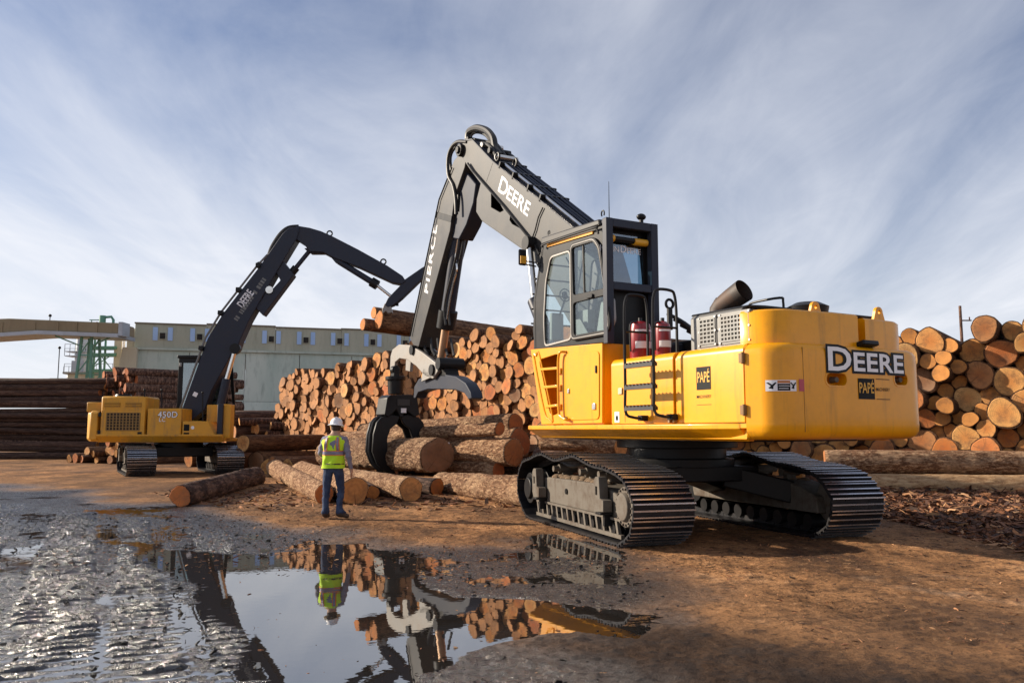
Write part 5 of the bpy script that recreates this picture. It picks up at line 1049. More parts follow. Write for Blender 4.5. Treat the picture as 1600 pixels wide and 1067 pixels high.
# ---------------------------------------------------------------- logs
def pnoise(tx, ty, per, seed):
    g = np.random.default_rng(seed).random((per, 512)); xi = np.floor(tx).astype(int); yi = np.floor(ty).astype(int); fx = tx - xi; fy = ty - yi
    fx = fx * fx * (3 - 2 * fx); fy = fy * fy * (3 - 2 * fy); a = lambda i, j: g[i % per, j % 512]
    return (a(xi, yi) * (1 - fx) + a(xi + 1, yi) * fx) * (1 - fy) + (a(xi, yi + 1) * (1 - fx) + a(xi + 1, yi + 1) * fx) * fy - .5
def log_meshes(r, L, n, rings, amp, taper, seed, bark, wood, unit=False, dish=.0, bow=0.0):
    rg = np.random.default_rng(seed); th = np.linspace(0, 2 * math.pi, n, endpoint=False); zs_ = np.linspace(0, L, rings)
    T_, Zs = np.meshgrid(th, zs_); u = T_ / (2 * math.pi)
    ov_ = .075 if unit else .05; oval = 1 + ov_ * rg.random() * 1.4 * np.cos(2 * T_ + rg.random() * 6) + ov_ * .6 * np.cos(3 * T_ + rg.random() * 6) + .02 * np.cos(5 * T_ + rg.random() * 6)
    k = max(r, .2) if not unit else .3
    nz_ = .6 * pnoise(u * 12, Zs * 1.6, 12, seed) + .6 * pnoise(u * 24, Zs * 3.4 + pnoise(u * 6, Zs * 2, 6, seed + 9) * 2, 24, seed + 1) + .5 * pnoise(u * 48, Zs * 7, 48, seed + 2)
    R = (r if not unit else 1.0) * oval * (1 - taper * Zs / L) * (1 + amp * nz_)
    knots = [(rg.random(), rg.random() * L, .06 + .08 * rg.random()) for _ in range(int(L * .7))]
    for (ku, kz, ks) in knots:
        du = np.abs(u - ku); du = np.minimum(du, 1 - du) * 2 * math.pi * r; R = R + (.05 * r) * np.exp(-(du ** 2 + (Zs - kz) ** 2) / (2 * ks * ks)) * (1 if not unit else 0)
    tilt = rg.normal(0, .035) if unit else rg.normal(0, .03) / max(r, .2) * .3; tph = rg.random() * 6.28; Zs = Zs.copy(); Zs[0] += tilt * R[0] * np.cos(th + tph)
    cxs = bow * np.sin(math.pi * Zs / L)
    V_ = np.stack([R * np.cos(T_) + cxs, R * np.sin(T_), Zs], -1).reshape(-1, 3)
    vid_ = np.arange(n * rings).reshape(rings, n); nx_ = np.roll(vid_, -1, 1)
    q = np.stack([vid_[:-1], nx_[:-1], nx_[1:], vid_[1:]], -1).reshape(-1, 4)
    e0_ = V_[:n]; c0_ = e0_.mean(0); V_ = np.concatenate([V_, c0_ + (e0_ - c0_) * (.88)]); rim = [(i, n * rings + i, n * rings + (i + 1) % n, (i + 1) % n) for i in range(n)]
    fs = [tuple(x) for x in q.tolist()] + rim + [tuple(range((rings - 1) * n, rings * n))]
    me = bpy.data.meshes.new('log'); me.from_pydata(V_.tolist(), [], fs); me.materials.append(bark); me.materials.append(wood)
    mi = [0] * (len(q) + n) + [1]; me.polygons.foreach_set('material_index', mi); sm = [True] * len(q) + [False] * (n + 1); me.polygons.foreach_set('use_smooth', sm); me.update()
    e = V_[:n]; c = e.mean(0); rr = []
    kf = .91 if unit else .95
    for f_, dz in ((kf, -.004), (kf - .03, -.014 if not unit else -.02), (.55, -.016 - dish), (.15, -.014 - dish)): rr.append([tuple(c + (p - c) * f_ + np.array([0, 0, dz])) for p in e])
    mb = MB().loft(rr, False); o = len(mb.v); mb.f.append(tuple(range(o - n, o))); mb.m.append(0)
    ce = mb.mesh('cut_end', wood, 0 if unit else 40)
    return me, ce
def dirmat(p, d, roll=0.0, s=1.0):
    d = Vector(d).normalized(); q = d.to_track_quat('Z', 'Y').to_matrix().to_4x4()
    return Matrix.Translation(p) @ q @ Matrix.Rotation(roll, 4, 'Z') @ Matrix.Diagonal((s, s, 1, 1))
def single_log(name, p0, p1, r, label, bark=BARKF, wood=WOOD, amp=.09, taper=.10, seed=1, group=None, n=48, roll=0.0, step=.07, bow=0.0):
    p0 = Vector(p0); p1 = Vector(p1); L = (p1 - p0).length
    me, ce = log_meshes(r, L, n, max(6, int(L / step)), amp, taper, seed, bark, wood, False, 0.0, bow)
    o = inst(me, name); o.matrix_world = dirmat(p0, p1 - p0, roll); inst(ce, 'cut_end', o); return tag(o, label, 'log', group)
def relax(W, top, rmin, rmax, seed, it=330, power=1.6):
    rg = np.random.default_rng(seed); rm_ = rmin + (rmax - rmin) / (power + 1) * 1.1
    n = int(W * top * 1.22 / (3.5 * rm_ * rm_)); r = rmin + (rmax - rmin) * rg.random(n) ** power
    s = rg.random(n) * W; z = rg.random(n) * top * 1.45 + r
    for k in range(it):
        z -= .026 * (1 - k / it * .85)
        for _ in range(2):
            ds = s[:, None] - s[None]; dz = z[:, None] - z[None]; D = np.hypot(ds, dz) + 1e-9; ov = (r[:, None] + r[None]) * .995 - D; np.fill_diagonal(ov, -1); ov = np.where(ov > 0, ov, 0)
            s = s + (ds / D * ov * .33).sum(1); z = z + (dz / D * ov * .33).sum(1)
            z = np.maximum(z, r); s = np.clip(s, r, W - r)
    return s, z, r
def pile_variants(L, bark, wood, k, seed): return [log_meshes(1.0, L, 24, 6, .05, .06, seed + i, bark, wood, True) for i in range(k)]
ORD = 'zeroth first second third fourth fifth sixth seventh eighth ninth tenth eleventh twelfth thirteenth fourteenth fifteenth sixteenth seventeenth eighteenth nineteenth twentieth'.split()
def ordn(n_):
    if n_ <= 20: return ORD[n_]
    return ('twent', 'thirt', 'fort', 'fift', 'sixt', 'sevent', 'eight', 'ninet')[n_ // 10 - 2] + ('y-' + ORD[n_ % 10] if n_ % 10 else 'ieth')
def join_logs(items, name, label, bark, wood):
    V_, F_, M_ = [], [], []; o = 0
    for mw_, me_ in items:
        co = np.empty(len(me_.vertices) * 3); me_.vertices.foreach_get('co', co); co = co.reshape(-1, 3); R_ = np.array(mw_); V_.append(co @ R_[:3, :3].T + R_[:3, 3])
        F_ += [tuple(k + o for k in p.vertices) for p in me_.polygons]; M_ += [p.material_index if len(me_.materials) > 1 else 1 for p in me_.polygons]; o += len(co)
    me = bpy.data.meshes.new(name); me.from_pydata(np.concatenate(V_).tolist(), [], F_); me.materials.append(bark); me.materials.append(wood); me.polygons.foreach_set('material_index', M_); me.update()
    o_ = bpy.data.objects.new(name, me); COL.objects.link(o_); o_['kind'] = 'stuff'; o_['label'] = label; o_['category'] = 'logs'; return o_
def pile(A, along, axis, W, top, rmin, rmax, seed, L, what, where, group, bark=BARK, wood=WOOD, prof=None, jit=.35, keep=999, k=8, power=1.6, flip=False):
    """a stack of logs: A foot of the face, along the face, axis into the stack; the `keep` that show largest are things, the rest one mass"""
    s, z, r = relax(W, top, rmin, rmax, seed, power=power); var = pile_variants(L, bark, wood, k, seed * 10); rg = random.Random(seed); its = []
    al = Vector((along[0], along[1], 0)).normalized(); ax = Vector((axis[0], axis[1], 0)).normalized()
    for i in range(len(s)):
        if prof is not None and z[i] + r[i] > prof(s[i]): continue
        p = Vector(A) + al * float(s[i]) + Vector((0, 0, float(z[i]))) + ax * (rg.random() - .5) * jit * 2
        me, ce = var[rg.randrange(k)]; d = ax + Vector((rg.gauss(0, .018), rg.gauss(0, .018), rg.gauss(0, .012)))
        px, py = proj(p); its.append(dict(m=dirmat(p, d, rg.random() * 6.28, float(r[i]) * 1.01), me=me, ce=ce, x=px, z=float(z[i]), size=float(r[i]) / p.y - (10 if px > 1660 or px < -60 else 0)))
    lay = 1.75 * (sum(r) / len(r))
    for n_, q in enumerate(sorted(its, key=lambda q: q['x'])): q['lay'] = 1 + int(max(0, q['z'] - .8 * lay * .5) / lay)
    cnt = {}
    for q in sorted(its, key=lambda q: q['x']): cnt[q['lay']] = cnt.get(q['lay'], 0) + 1; q['col'] = cnt[q['lay']]
    its.sort(key=lambda q: -q['size'])
    for q in its[:keep]:
        o = inst(q['me'], 'log'); o.matrix_world = q['m']; inst(q['ce'], 'cut_end', o)
        side = ordn(cnt[q['lay']] - q['col'] + 1) + ' from the right' if flip else ordn(q['col']) + ' from the left'
        lv = 'bottom layer' if q['lay'] == 1 else ordn(q['lay']) + ' layer up'
        tag(o, f"{what} {where}, {lv}, {side}", 'log', group)
    rest = its[keep:]
    if rest: join_logs([(q['m'], q['me']) for q in rest] + [(q['m'], q['ce']) for q in rest], 'log_mass', f'mass of {what}s {where}', bark, wood)
    return len(its)
# the long stack in the middle of the yard, cut ends towards the left
an = Vector((.74, .67, 0)); ad = Vector((10.85, -12, 0)).normalized(); A_ = Vector((-10.3, 36, 0)) + an * .7 - ad * 1.1
def prof_c(s_): return float(np.interp(s_, [0, .5, 4, 8, 10, 12, 14.5, 18, 19.7], [4.0, 4.25, 4.25, 4.55, 4.8, 4.95, 4.95, 4.7, 3.2]))
nc = pile(A_, ad, an, 19.7, 5.6, .15, .31, 3, 6.0, 'log', 'in long middle stack', 'logs in the long middle stack', prof=prof_c, jit=.15, keep=165, k=14, power=1.2)
# the stack at the right, behind the counterweight
B_ = Vector((13.0, 21.6, 0)); bd_ = Vector((-.8, .6, 0)); B_ = B_ - bd_ * 2.2
def prof_r(s_): return float(np.interp(s_, [0, 2.2, 4.2, 6, 8, 11.2], [5.3, 5.0, 4.5, 4.4, 4.3, 4.0]))
nr = pile(B_, bd_, (.6, .8), 11.0, 5.4, .20, .41, 6, 7.0, 'thick log', 'in right hand stack', 'logs in the right hand stack', prof=prof_r, jit=.45, keep=85, k=14, flip=True)
# side-on stacks far left
def side_rows(A, d, L, rows, depth, r0, seed, label, group):
    rg = random.Random(seed); var = [log_meshes(1.0, L, 16, 12, .10, .06, 700 + seed * 10 + i, BARKD, WOODR, True) for i in range(6)]
    d = Vector(d).normalized(); o_ = Vector((d.y, -d.x, 0)); o_ = o_ if o_.y < 0 else -o_
    z = 0.0
    for k in range(rows):
        r = r0 * (.70 + .6 * rg.random()); z += r * .95; its = []
        for j in range(depth):
            p = Vector(A) + d * rg.uniform(-1.3, .45) - o_ * (j * r0 * 2.0 + .5 * (k % 2) * r0 + k * .05 + rg.uniform(-.12, .12)) + Vector((0, 0, z + rg.uniform(-.03, .03)))
            me, ce = var[rg.randrange(6)]; dj = d + Vector((rg.gauss(0, .010), rg.gauss(0, .012), rg.gauss(0, .011)))
            M = dirmat(p, dj, rg.random() * 6.28, r * rg.uniform(.92, 1.08))
            if j == 0: o = inst(me, 'log'); o.matrix_world = M; inst(ce, 'cut_end', o); tag(o, f"{label}, {'bottom row' if k == 0 else 'top row' if k == rows - 1 else ordn(k + 1) + ' row up'}", 'log', group)
            else: its.append((M, me)); its.append((M, ce))
        if its: LM.extend(its)
        z += r * .87
LM = []
side_rows((-23.6, 46.5, 0), (-1, .04, 0), 15, 15, 3, .165, 2, 'dark long log lying sideways in left edge stack', 'logs in the left edge stack')
join_logs(LM, 'log_mass', 'dark logs packed behind the front face of the left edge stack', BARKD, WOODR)
pile(Vector((-25.4, 50.5, 0)), (4.5, -4.9, 0), (.74, .68), 6.6, 6.4, .16, .30, 12, 6.2, 'dark log', 'in tall stack behind smaller loader', 'logs in the tall back stack', BARKD, WOODR, prof=lambda s_: 5.25 if s_ > 2.4 else 2.6 + 1.1 * s_, jit=.5, keep=0)
# a lower stack between the smaller loader and the long one
pile(Vector((-13.2, 38.5, 0)), (.72, -.69, 0), (.80, .60), 3.4, 2.6, .18, .36, 15, 4.5, 'log', 'in low stack left of the long stack', 'logs in the low stack', BARKD, WOOD, prof=lambda s_: 2.5, jit=.7, keep=22)
pile(Vector((-21.8, 41.5, 0)), (.86, -.5, 0), (.5, .86), 5.6, .95, .16, .27, 17, 4, 'short log', 'in low heap behind smaller loader', 'logs in the low heap', BARK, WOODR, prof=lambda s_: .45 + .22 * s_ if s_ < 4 else 1.3, jit=.6, keep=16)
pile(Vector((-14.3, 36.0, 0)), (.80, -.6, 0), (.5, .86), 4.2, 1.0, .30, .5, 19, 5, 'thick log', 'behind smaller loader tracks', 'logs behind the smaller loader', BARK, WOODR, prof=lambda s_: 1.05, jit=.6)
pile(Vector((-9.9, 30.5, 0)), (.86, -.5, 0), (.45, .89), 3.6, 1.5, .28, .44, 23, 4.5, 'thick log', 'at left foot of the long stack', 'logs at the foot of the long stack', BARK, WOODR, prof=lambda s_: 1.6 - .3 * s_, jit=.5)
# ---- single logs lying in front
def P3(px, py, Y_): return atY(px, py, Y_)
def gl_(px, py_bottom, r): p = gnd(px, py_bottom); return Vector((p.x, p.y, r * .95))
single_log('log', gl_(281, 791, .22), gl_(400, 756, .24), .22, 'lone rough barked log lying left of the worker', BARKD, WOOD, .13, -.25, 41)
single_log('log', gl_(506, 787, .22), gl_(428, 744, .3), .21, 'log reaching back from behind the workers legs', BARKF, WOOD, .10, -.35, 42)
single_log('log', gl_(553, 789, .31), gl_(470, 748, .3), .30, 'thick log whose dark cut end shows right of the workers legs', BARKF, WOODR, .08, .0, 43)
single_log('log', gl_(582, 780, .16), gl_(545, 752, .2), .16, 'small log in the shade beside the thick cut end', BARKD, WOODR, .1, 0, 44)
single_log('log', gl_(642, 784, .28), gl_(505, 752, .28), .275, 'straight log on the ground below the grapple', BARKF, WOOD, .07, .1, 45)
hA = P3(617, 713, 24.9); hB = P3(684, 712, 22.9); hd = (hA - hB).normalized(); hd.z *= .3
held = single_log('log', hB, hB + hd * 7.2, .50, 'thick log with white tag held in the big grapple', BARKF, WOODR, .13, .02, 46, None, 72, 0, .05)
tg = MB().add([(0, 0, 0), (.24, 0, 0), (.24, .11, 0), (0, .11, 0)], [(0, 1, 2, 3)]).build('tag', WHITE, None, 0, 0); tg.parent = held
wq = held.matrix_world.inverted(); c0 = wq @ (hB - hd * .018 + Vector((.10, .07, .25)))
xdir = (wq.to_3x3() @ Vector((.81, .58, 0))).normalized(); ydir = (wq.to_3x3() @ Vector((0, 0, 1))).normalized(); c0.z = -.018
tg.matrix_local = Matrix(((xdir.x, ydir.x, 0, c0.x), (xdir.y, ydir.y, 0, c0.y), (0, 0, 1, c0.z), (0, 0, 0, 1)))
dk = Vector((-.80, .58, 0)).normalized()
def back_log(px, py, Y_, r, L, label, bark, wood, seed, dirv=dk, dz=0.0, amp=.08, step=.07):
    p = P3(px, py, Y_); return single_log('log', p, p + Vector((dirv[0], dirv[1], dz)) * L, r, label, bark, wood, amp, .05, seed, None, 48, 0, step)
back_log(781, 670, 22.6, .18, 8.0, 'slim log on top of the heap right of the grapple', BARKF, WOODR, 51, (-.69, .72), -.035, .05)
back_log(806, 663, 23.6, .30, 8.0, 'log with dark end at the top of the heap by the cab', BARKF, WOODR, 52, (-.67, .74), -.03)
back_log(812, 692, 23.4, .41, 6.0, 'thickest log of the heap, end half hidden beside the loader', BARKF, WOODR, 53, (-.67, .74))
back_log(803, 707, 22.4, .37, 8.0, 'log with round reddish end in the heap left of the tracks', BARKF, WOODR, 54, (-.68, .73))
back_log(779, 734, 22.6, .22, 7.0, 'short lit log under the heap right of the grapple', BARKF, WOOD, 55, (-.69, .72))
back_log(826, 734, 23.2, .36, 6.0, 'dark log under the heap beside the loader front', BARKD, WOODR, 56, (-.67, .74))
back_log(683, 761, 20.6, .22, 6.0, 'small dark log end under the held log', BARKD, WOODR, 57, (-.7, .7))
single_log('log', gl_(690, 768, .24), gl_(870, 800, .34), .27, 'dark barked log lying along the ground up to the near track', BARKF, WOODR, .16, -.28, 58)
single_log('log', P3(938, 694, 21.0), P3(938, 694, 21.0) + Vector((-1.45, .75, .0)), .17, 'pale slim log seen between the deck and near track', BARKF, WOODR, .05, 0, 59)
single_log('log', P3(970, 698, 20.5), P3(970, 698, 20.5) + Vector((-1.2, 1.5, .0)), .24, 'reddish cut log seen under the deck by the slewing ring', BARKF, WOODR, .05, 0, 60)
single_log('log', P3(960, 722, 21.4), P3(960, 722, 21.4) + Vector((-1.9, 1.1, .0)), .36, 'dark log supporting the slim one under the deck', BARKD, WOODR, .08, 0, 61)
# two long logs lying across in front of the right hand stack, and one under them
single_log('log', Vector((7.9, 21.2, .80)), Vector((17, 19.6, .80)), .29, 'upper long mossy log lying across before the right stack', BARKF, WOOD, .10, 0, 62)
single_log('log', Vector((8.6, 20.55, .27)), Vector((17, 19.0, .26)), .26, 'pale peeled log lying across on the bark litter', bark_mat('bark_peeled', (.16, .08, .04), (.50, .30, .15), (.70, .48, .27), 1.0, (4, 4, .9), .7, .03, .6), WOOD, .06, 0, 63)
single_log('log', Vector((7.6, 21.9, .30)), Vector((17, 20.3, .30)), .30, 'log hidden behind the pale peeled one under the mossy log', BARKD, WOOD, .08, 0, 64)
# logs in the smaller loader's grip and lying on top of the long stack
for i, (px, py, Y_, r, L, lb) in enumerate(((567, 507, 32.3, .25, 6.5, 'lowest log in the smaller loaders grip'), (592, 500, 32.0, .36, 7.0, 'thickest log in the smaller loaders grip'), (584, 489, 32.7, .25, 7.0, 'topmost log in the smaller loaders grip'))):
    p = P3(px, py, Y_); single_log('log', p, p + Vector((.80, .55, -.055)) * L, r, lb, BARK, WOOD, .07, .02, 80 + i, 'logs gripped by the smaller loader', 36, 0, .12)
# ---------------------------------------------------------------- the worker
PP = gnd(519, 812); pe_ = empty('person', (PP.x, PP.y, 0.008), rad(-4)); tag(pe_, 'person in white hard hat and lime vest standing before the logs', 'person')
J = {'pel': (0, 0, .95, .150, .115), 'sp': (.005, .005, 1.10, .150, .110), 'ch': (.012, .0, 1.29, .175, .125), 'ub': (.014, -.005, 1.40, .135, .10), 'nk': (.018, .015, 1.49, .058, .058), 'hd': (.022, .045, 1.58, .078, .088), 'ht': (.025, .045, 1.67, .078, .088), 'nose': (.055, .135, 1.575, .016, .016),
     'lh': (-.095, 0, .89, .098, .10), 'lk': (-.125, .035, .50, .070, .072), 'la': (-.135, -.01, .10, .055, .055), 'lhe': (-.135, -.05, .045, .045, .045), 'lt': (-.115, .17, .040, .045, .040),
     'rh': (.095, 0, .89, .098, .10), 'rk': (.125, .085, .51, .070, .072), 'ra': (.115, .02, .11, .055, .055), 'rhe': (.085, .0, .045, .045, .045), 'rt': (.285, .085, .040, .045, .040),
     'ls': (-.165, 0, 1.40, .075, .075), 'le': (-.265, .07, 1.16, .056, .056), 'lw': (-.20, .27, 1.06, .036, .036), 'lp': (-.175, .33, 1.04, .035, .025),
     'rs': (.195, 0, 1.40, .078, .078), 're': (.275, -.04, 1.14, .058, .058), 'rw': (.315, .02, .90, .037, .037), 'rp': (.32, .04, .83, .024, .038)}
Ed = [('pel', 'sp'), ('sp', 'ch'), ('ch', 'ub'), ('ub', 'nk'), ('nk', 'hd'), ('hd', 'ht'), ('hd', 'nose'), ('pel', 'lh'), ('lh', 'lk'), ('lk', 'la'), ('la', 'lhe'), ('la', 'lt'), ('pel', 'rh'), ('rh', 'rk'), ('rk', 'ra'), ('ra', 'rhe'), ('ra', 'rt'), ('ub', 'ls'), ('ls', 'le'), ('le', 'lw'), ('lw', 'lp'), ('ub', 'rs'), ('rs', 're'), ('re', 'rw'), ('rw', 'rp')]
def fingers(hand, base, dirs, lens):
    for i, (o_, d) in enumerate(dirs):
        b_ = Vector(J[base][:3]) + Vector(o_); d = Vector(d).normalized(); m1 = b_ + d * lens[i] * .5; m2_ = m1 + (d + Vector((-.25 if hand == 'r' else .25, .35, -.1))).normalized() * lens[i] * .5
        J[f'{hand}f{i}a'] = (*m1, .0095, .0095); J[f'{hand}f{i}b'] = (*m2_, .008, .008); J[f'{hand}f{i}c'] = (*b_, .011, .011); Ed.extend([(base, f'{hand}f{i}c'), (f'{hand}f{i}c', f'{hand}f{i}a'), (f'{hand}f{i}a', f'{hand}f{i}b')])
fingers('r', 'rp', [((0, -.035, -.02), (0, -.08, -1)), ((0, -.012, -.028), (0, 0, -1)), ((0, .012, -.028), (0, .06, -1)), ((0, .034, -.02), (0, .15, -1)), ((-.01, .04, .03), (-.3, .7, -.6))], (.062, .078, .082, .07, .055))
fingers('l', 'lp', [((-.03, .02, 0), (-.1, 1, -.1)), ((-.01, .028, 0), (0, 1, -.1)), ((.012, .028, 0), (.1, 1, -.1)), ((.032, .02, 0), (.2, 1, -.1)), ((.035, -.02, .01), (.8, .5, .1))], (.062, .078, .082, .07, .055))
ks = list(J); me = bpy.data.meshes.new('body'); me.from_pydata([J[k][:3] for k in ks], [(ks.index(a), ks.index(b)) for a, b in Ed], [])
bo = bpy.data.objects.new('body', me); COL.objects.link(bo); sk = bo.modifiers.new('s', 'SKIN'); ss = bo.modifiers.new('d', 'SUBSURF'); ss.levels = 2; ss.render_levels = 2
for i, k in enumerate(ks): me.skin_vertices[0].data[i].radius = J[k][3:5]; me.skin_vertices[0].data[i].use_root = (k == 'pel')
sk.use_smooth_shade = True
dg = bpy.context.evaluated_depsgraph_get(); bm_ = bpy.data.meshes.new_from_object(bo.evaluated_get(dg)); bpy.data.objects.remove(bo)
SKIN = worn('skin', (.45, .26, .18), .6); HAIR = worn('dark_hair', (.03, .02, .016), .8); SHIRT = worn('grey_blue_shirt', (.19, .19, .26), .85, amt=.2); BOOT = worn('brown_boot', (.045, .026, .016), .6)
mj, t, b = material('blue_jeans'); setin(t, b, 'Base Color', MIX(t, RAMP(t, noise(t, 6, 4, .6), [(.35, 0), (.7, 1)]), (.012, .024, .062), (.045, .075, .15))); setin(t, b, 'Roughness', .9); bump(t, b, noise(t, 16, 3, .6, mp=(1, 1, .5)), .6, .03)
bm_.materials.clear()
for m_ in (SHIRT, mj, SKIN, BOOT): bm_.materials.append(m_)
for p in bm_.polygons:
    c = p.center
    if c.z < .105: i = 3
    elif c.z < .975 and abs(c.x) < .245 and c.y < .22: i = 1
    elif c.z > 1.47: i = 2
    elif (c.x > .26 and c.z < .89) or (c.y > .26 and c.x < -.1): i = 2
    else: i = 0
    p.material_index = i; p.use_smooth = True
bm_.update()
vn = [v.normal.copy() for v in bm_.vertices]
for v, nn_ in zip(bm_.vertices, vn):                     # creases in the cloth
    c = v.co
    if .11 < c.z < .95 and abs(c.x) < .25: v.co = c + nn_ * (.010 * math.sin(c.z * 46 + c.x * 30 + 3 * math.sin(c.z * 13)) * (.35 + abs(c.z - .7) * 1.2) + .014 * max(0, .22 - c.z) / .1)
    elif 1.0 < c.z < 1.42 and abs(c.x) > .17: v.co = c + nn_ * .008 * math.sin(c.z * 60 + c.y * 25)
bm_.update()
body = bpy.data.objects.new('body', bm_); COL.objects.link(body); body.parent = pe_
def ell(z, a, b_, cx_=0., cy_=0., n=36, e=2.4, ph=0): return [(cx_ + a * math.copysign(abs(math.cos(t)) ** (2 / e), math.cos(t)) * (1 + .05 * math.sin(5 * t + ph + z * 9 + 2 * math.sin(z * 17))), cy_ + b_ * math.copysign(abs(math.sin(t)) ** (2 / e), math.sin(t)) * (1 + .09 * math.sin(6 * t + z * 15 + 2 * math.sin(z * 21))), z) for t in np.linspace(0, 2 * math.pi, n, endpoint=False)]
LIME = worn('lime_vest', (.50, .78, .02), .75, amt=.12, dirt=(.40, .55, .03), scale=5); ORG = worn('vest_orange', (.75, .20, .04), .7, amt=.1); SILV = worn('vest_silver', (.22, .19, .27), .4, amt=.1)
VR = [(.90, .205, .155), (.98, .195, .150), (1.10, .190, .142), (1.22, .200, .148), (1.32, .215, .150), (1.39, .222, .138), (1.435, .185, .115), (1.475, .105, .085)]
def vest_ring(z, k=0.0):
    zs_ = [v[0] for v in VR]; return ell(z, float(np.interp(z, zs_, [v[1] for v in VR])) + k, float(np.interp(z, zs_, [v[2] for v in VR])) + k, .012 * (z - .9) / .5, 0)
MB().loft([vest_ring(z) for z in np.linspace(.90, 1.475, 16)], False).build('vest', LIME, pe_, 0, 60)
MB().loft([vest_ring(z, .004) for z in (1.125, 1.145, 1.165, 1.185, 1.215)], False).build('vest_band', ORG, pe_, 0, 60)
MB().loft([vest_ring(z, .008) for z in (1.140, 1.16, 1.18, 1.20)], False).build('vest_reflector', SILV, pe_, 0, 60)
for xo in (-.115, .115):
    for w_, k, mt in ((.035, .005, ORG), (.018, .009, SILV)):
        pts = []
        for z in np.linspace(1.21, 1.45, 9):
            r = vest_ring(z, k); row = []
            for dx in (-w_, w_):
                x = xo * (1 - (z - 1.21) * .6) + dx
                bk = [q for q in r if q[1] < 0]; y = float(np.interp(x, [q[0] for q in sorted(bk)], [q[1] for q in sorted(bk)])); row.append((x, y - .002, z))
            pts.append(row)
        MB().loft(pts, False, 0, False).build('vest_stripe', mt, pe_, 0, 60)
for sx in (-1, 1): MB().ball((.022 + sx * .080, .045, 1.585), .022, (.5, .8, 1.3), 8, 6).build('ear', SKIN, pe_)
MB().ball((.023, .032, 1.625), .100, (.88, 1.0, 1.0), 16, 10).build('hair', HAIR, pe_)
hat = [(.145, .0), (.155, -.008), (.158, .0), (.140, .012), (.118, .020), (.116, .045), (.108, .085), (.085, .118), (.050, .138), (.015, .145)]
tl_ = Matrix.Translation((.024, .045, 1.655)) @ Matrix.Rotation(rad(-6), 4, 'X') @ Matrix.Rotation(rad(3), 4, 'Y')
HATM = worn('hard_hat_white', (.74, .75, .78), .35, 0, .3, (.5, .5, .5), .15, 6)
MB().loft([[tuple(tl_ @ Vector((r * .94 * math.cos(t), r * 1.12 * math.sin(t), z))) for t in np.linspace(0, 2 * math.pi, 32, endpoint=False)] for r, z in hat]).build('hard_hat', HATM, pe_, 0, 50)
MB().tube([tl_ @ Vector((0, y, .147 - .35 * y * y * 6)) for y in np.linspace(-.10, .10, 9)], .012, 6).build('hat_ridge', HATM, pe_)
MB().tube(smoothcurve([vest_ring(.975, -.01)[i] for i in range(0, 36, 4)], 4, True), .014, 6).build('belt', BOOT, pe_)
# ---------------------------------------------------------------- bark litter
def litter(name, n, sampler, smin, smax, mat, label, seed, cat='bark litter', fat=1.0):
    rg = np.random.default_rng(seed); pts = sampler(rg, n); n = len(pts)
    L = rg.uniform(smin, smax, n) * rg.uniform(.5, 1.6, n); W = L * rg.uniform(.08, .35, n) * fat; H = W * rg.uniform(.15, .4, n)
    a = rg.uniform(0, 6.28, n); ti = rg.normal(0, .26, n); ro = rg.normal(0, .4, n)
    d = np.stack([np.cos(a) * np.cos(ti), np.sin(a) * np.cos(ti), np.sin(ti)], 1); s = np.stack([-np.sin(a) * np.cos(ro), np.cos(a) * np.cos(ro), np.sin(ro)], 1); u = np.cross(d, s)
    V_ = []
    for x in (-1, 0, 1):
        for y in (-1, 1): V_.append(pts + d * (L * x / 2)[:, None] + s * (W * y / 2 * (1 if x == 0 else .7))[:, None] + u * ((H * (1.0 if x == 0 else .1)))[:, None])
        V_.append(pts + d * (L * x / 2)[:, None] - u * (H * .8)[:, None])
    V_ = np.stack(V_, 1).reshape(-1, 3); base = np.arange(n)[:, None] * 9
    T_ = np.array([(0, 1, 4, 3), (3, 4, 7, 6), (1, 2, 5, 4), (4, 5, 8, 7), (2, 0, 3, 5), (5, 3, 6, 8)]); q = (base[:, :, None] + T_[None]).reshape(-1, 4)
    me = bpy.data.meshes.new(name); me.from_pydata(V_.tolist(), [], q.tolist()); me.materials.append(mat); o = bpy.data.objects.new(name, me); COL.objects.link(o); o['kind'] = 'stuff'; o['label'] = label; o['category'] = cat; return o
m_, t, b = material('bark_chips')
g = N(t, 'ShaderNodeNewGeometry'); setin(t, b, 'Base Color', RAMP(t, g.outputs['Random Per Island'], [(0, (.030, .015, .010)), (.35, (.10, .040, .020)), (.65, (.20, .080, .036)), (.88, (.34, .15, .065)), (1, (.52, .30, .15))])); setin(t, b, 'Roughness', .9)
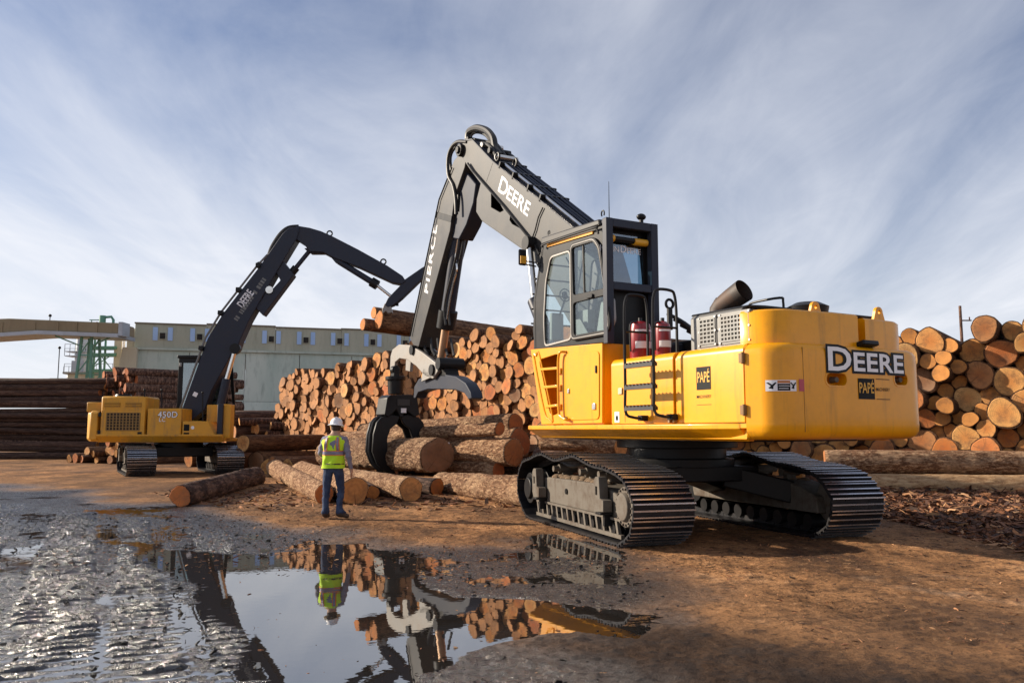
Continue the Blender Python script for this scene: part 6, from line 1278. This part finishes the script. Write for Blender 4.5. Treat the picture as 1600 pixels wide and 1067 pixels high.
def samp_right(rg, n):
    px = rg.uniform(1330, 1750, n * 2); py = rg.uniform(755, 868, n * 2); P_ = np.array([tuple(gnd(a, b_)) for a, b_ in zip(px, py)])
    k = (P_[:, 1] < 21) & (np.hypot(P_[:, 0] - 5.3, P_[:, 1] - 13.2) > 1.2) & ((P_[:, 0] > 6.6) | (P_[:, 1] < 10.5) | (P_[:, 1] > 17)); P_ = P_[k][:n]; P_[:, 2] = .02 + .22 * np.clip((P_[:, 1] - 12) / 8, 0, 1) * rg.random(len(P_)); return P_
litter('bark_litter', 17000, samp_right, .05, .22, m_, 'torn strips of bark littering the ground right of the tracks', 5)
def samp_mid(rg, n):
    X_ = rg.uniform(-9, 3, n); Y_ = rg.normal(19.5, 2.2, n); k = (Y_ > 16.2) & (X_ > -5 - (Y_ - 16) * .8); return np.stack([X_[k], Y_[k], np.full(k.sum(), .02)], 1)
litter('bark_litter', 2600, samp_mid, .06, .22, m_, 'small bark scraps scattered round the felled logs', 6)
def samp_all(rg, n):
    X_ = rg.uniform(-6, 9, n); Y_ = rg.uniform(6, 16, n); k = (Y_ > 9.5) | (X_ > 2.2); return np.stack([X_[k], Y_[k], np.full(k.sum(), .022)], 1)
litter('dirt_crumbs', 9000, samp_all, .012, .05, m_, 'dark crumbs of bark and dirt over the yard floor', 8, 'dirt')

def samp_wet(rg, n):
    X_ = rg.uniform(-10, 2.5, n); Y_ = rg.uniform(4.8, 16, n); a = inside_dist(X_, Y_, WETZ); b_ = np.maximum(inside_dist(X_, Y_, PUDDLE), inside_dist(X_, Y_, PUDDLE2)); k = (a > 0) & (b_ < -.05); return np.stack([X_[k], Y_[k], rg.uniform(.0, .012, k.sum())], 1)
litter('mud_clods', 6500, samp_wet, .010, .042, worn('black_mud', (.010, .009, .009), .7, 0, 0, (.03, .022, .018), .5, 5, .25), 'black crumbs of mud over the wet ground round the puddle', 9, 'mud', 2.4)

litter('bark_litter', 700, samp_right, .16, .36, m_, 'long thin bark strips among the litter right of the tracks', 15, 'bark litter', .45)
def samp_water(rg, n):
    X_ = rg.uniform(-6, 2.5, n); Y_ = rg.uniform(4.8, 12, n); b_ = inside_dist(X_, Y_, PUDDLE); k = (b_ > 0) & (b_ < .55 * rg.random(n) ** 2 + .03); return np.stack([X_[k], Y_[k], np.full(k.sum(), WATER)], 1)
litter('floating_chips', 2600, samp_water, .012, .05, m_, 'small bark chips floating along the puddle edge', 16, 'bark litter')
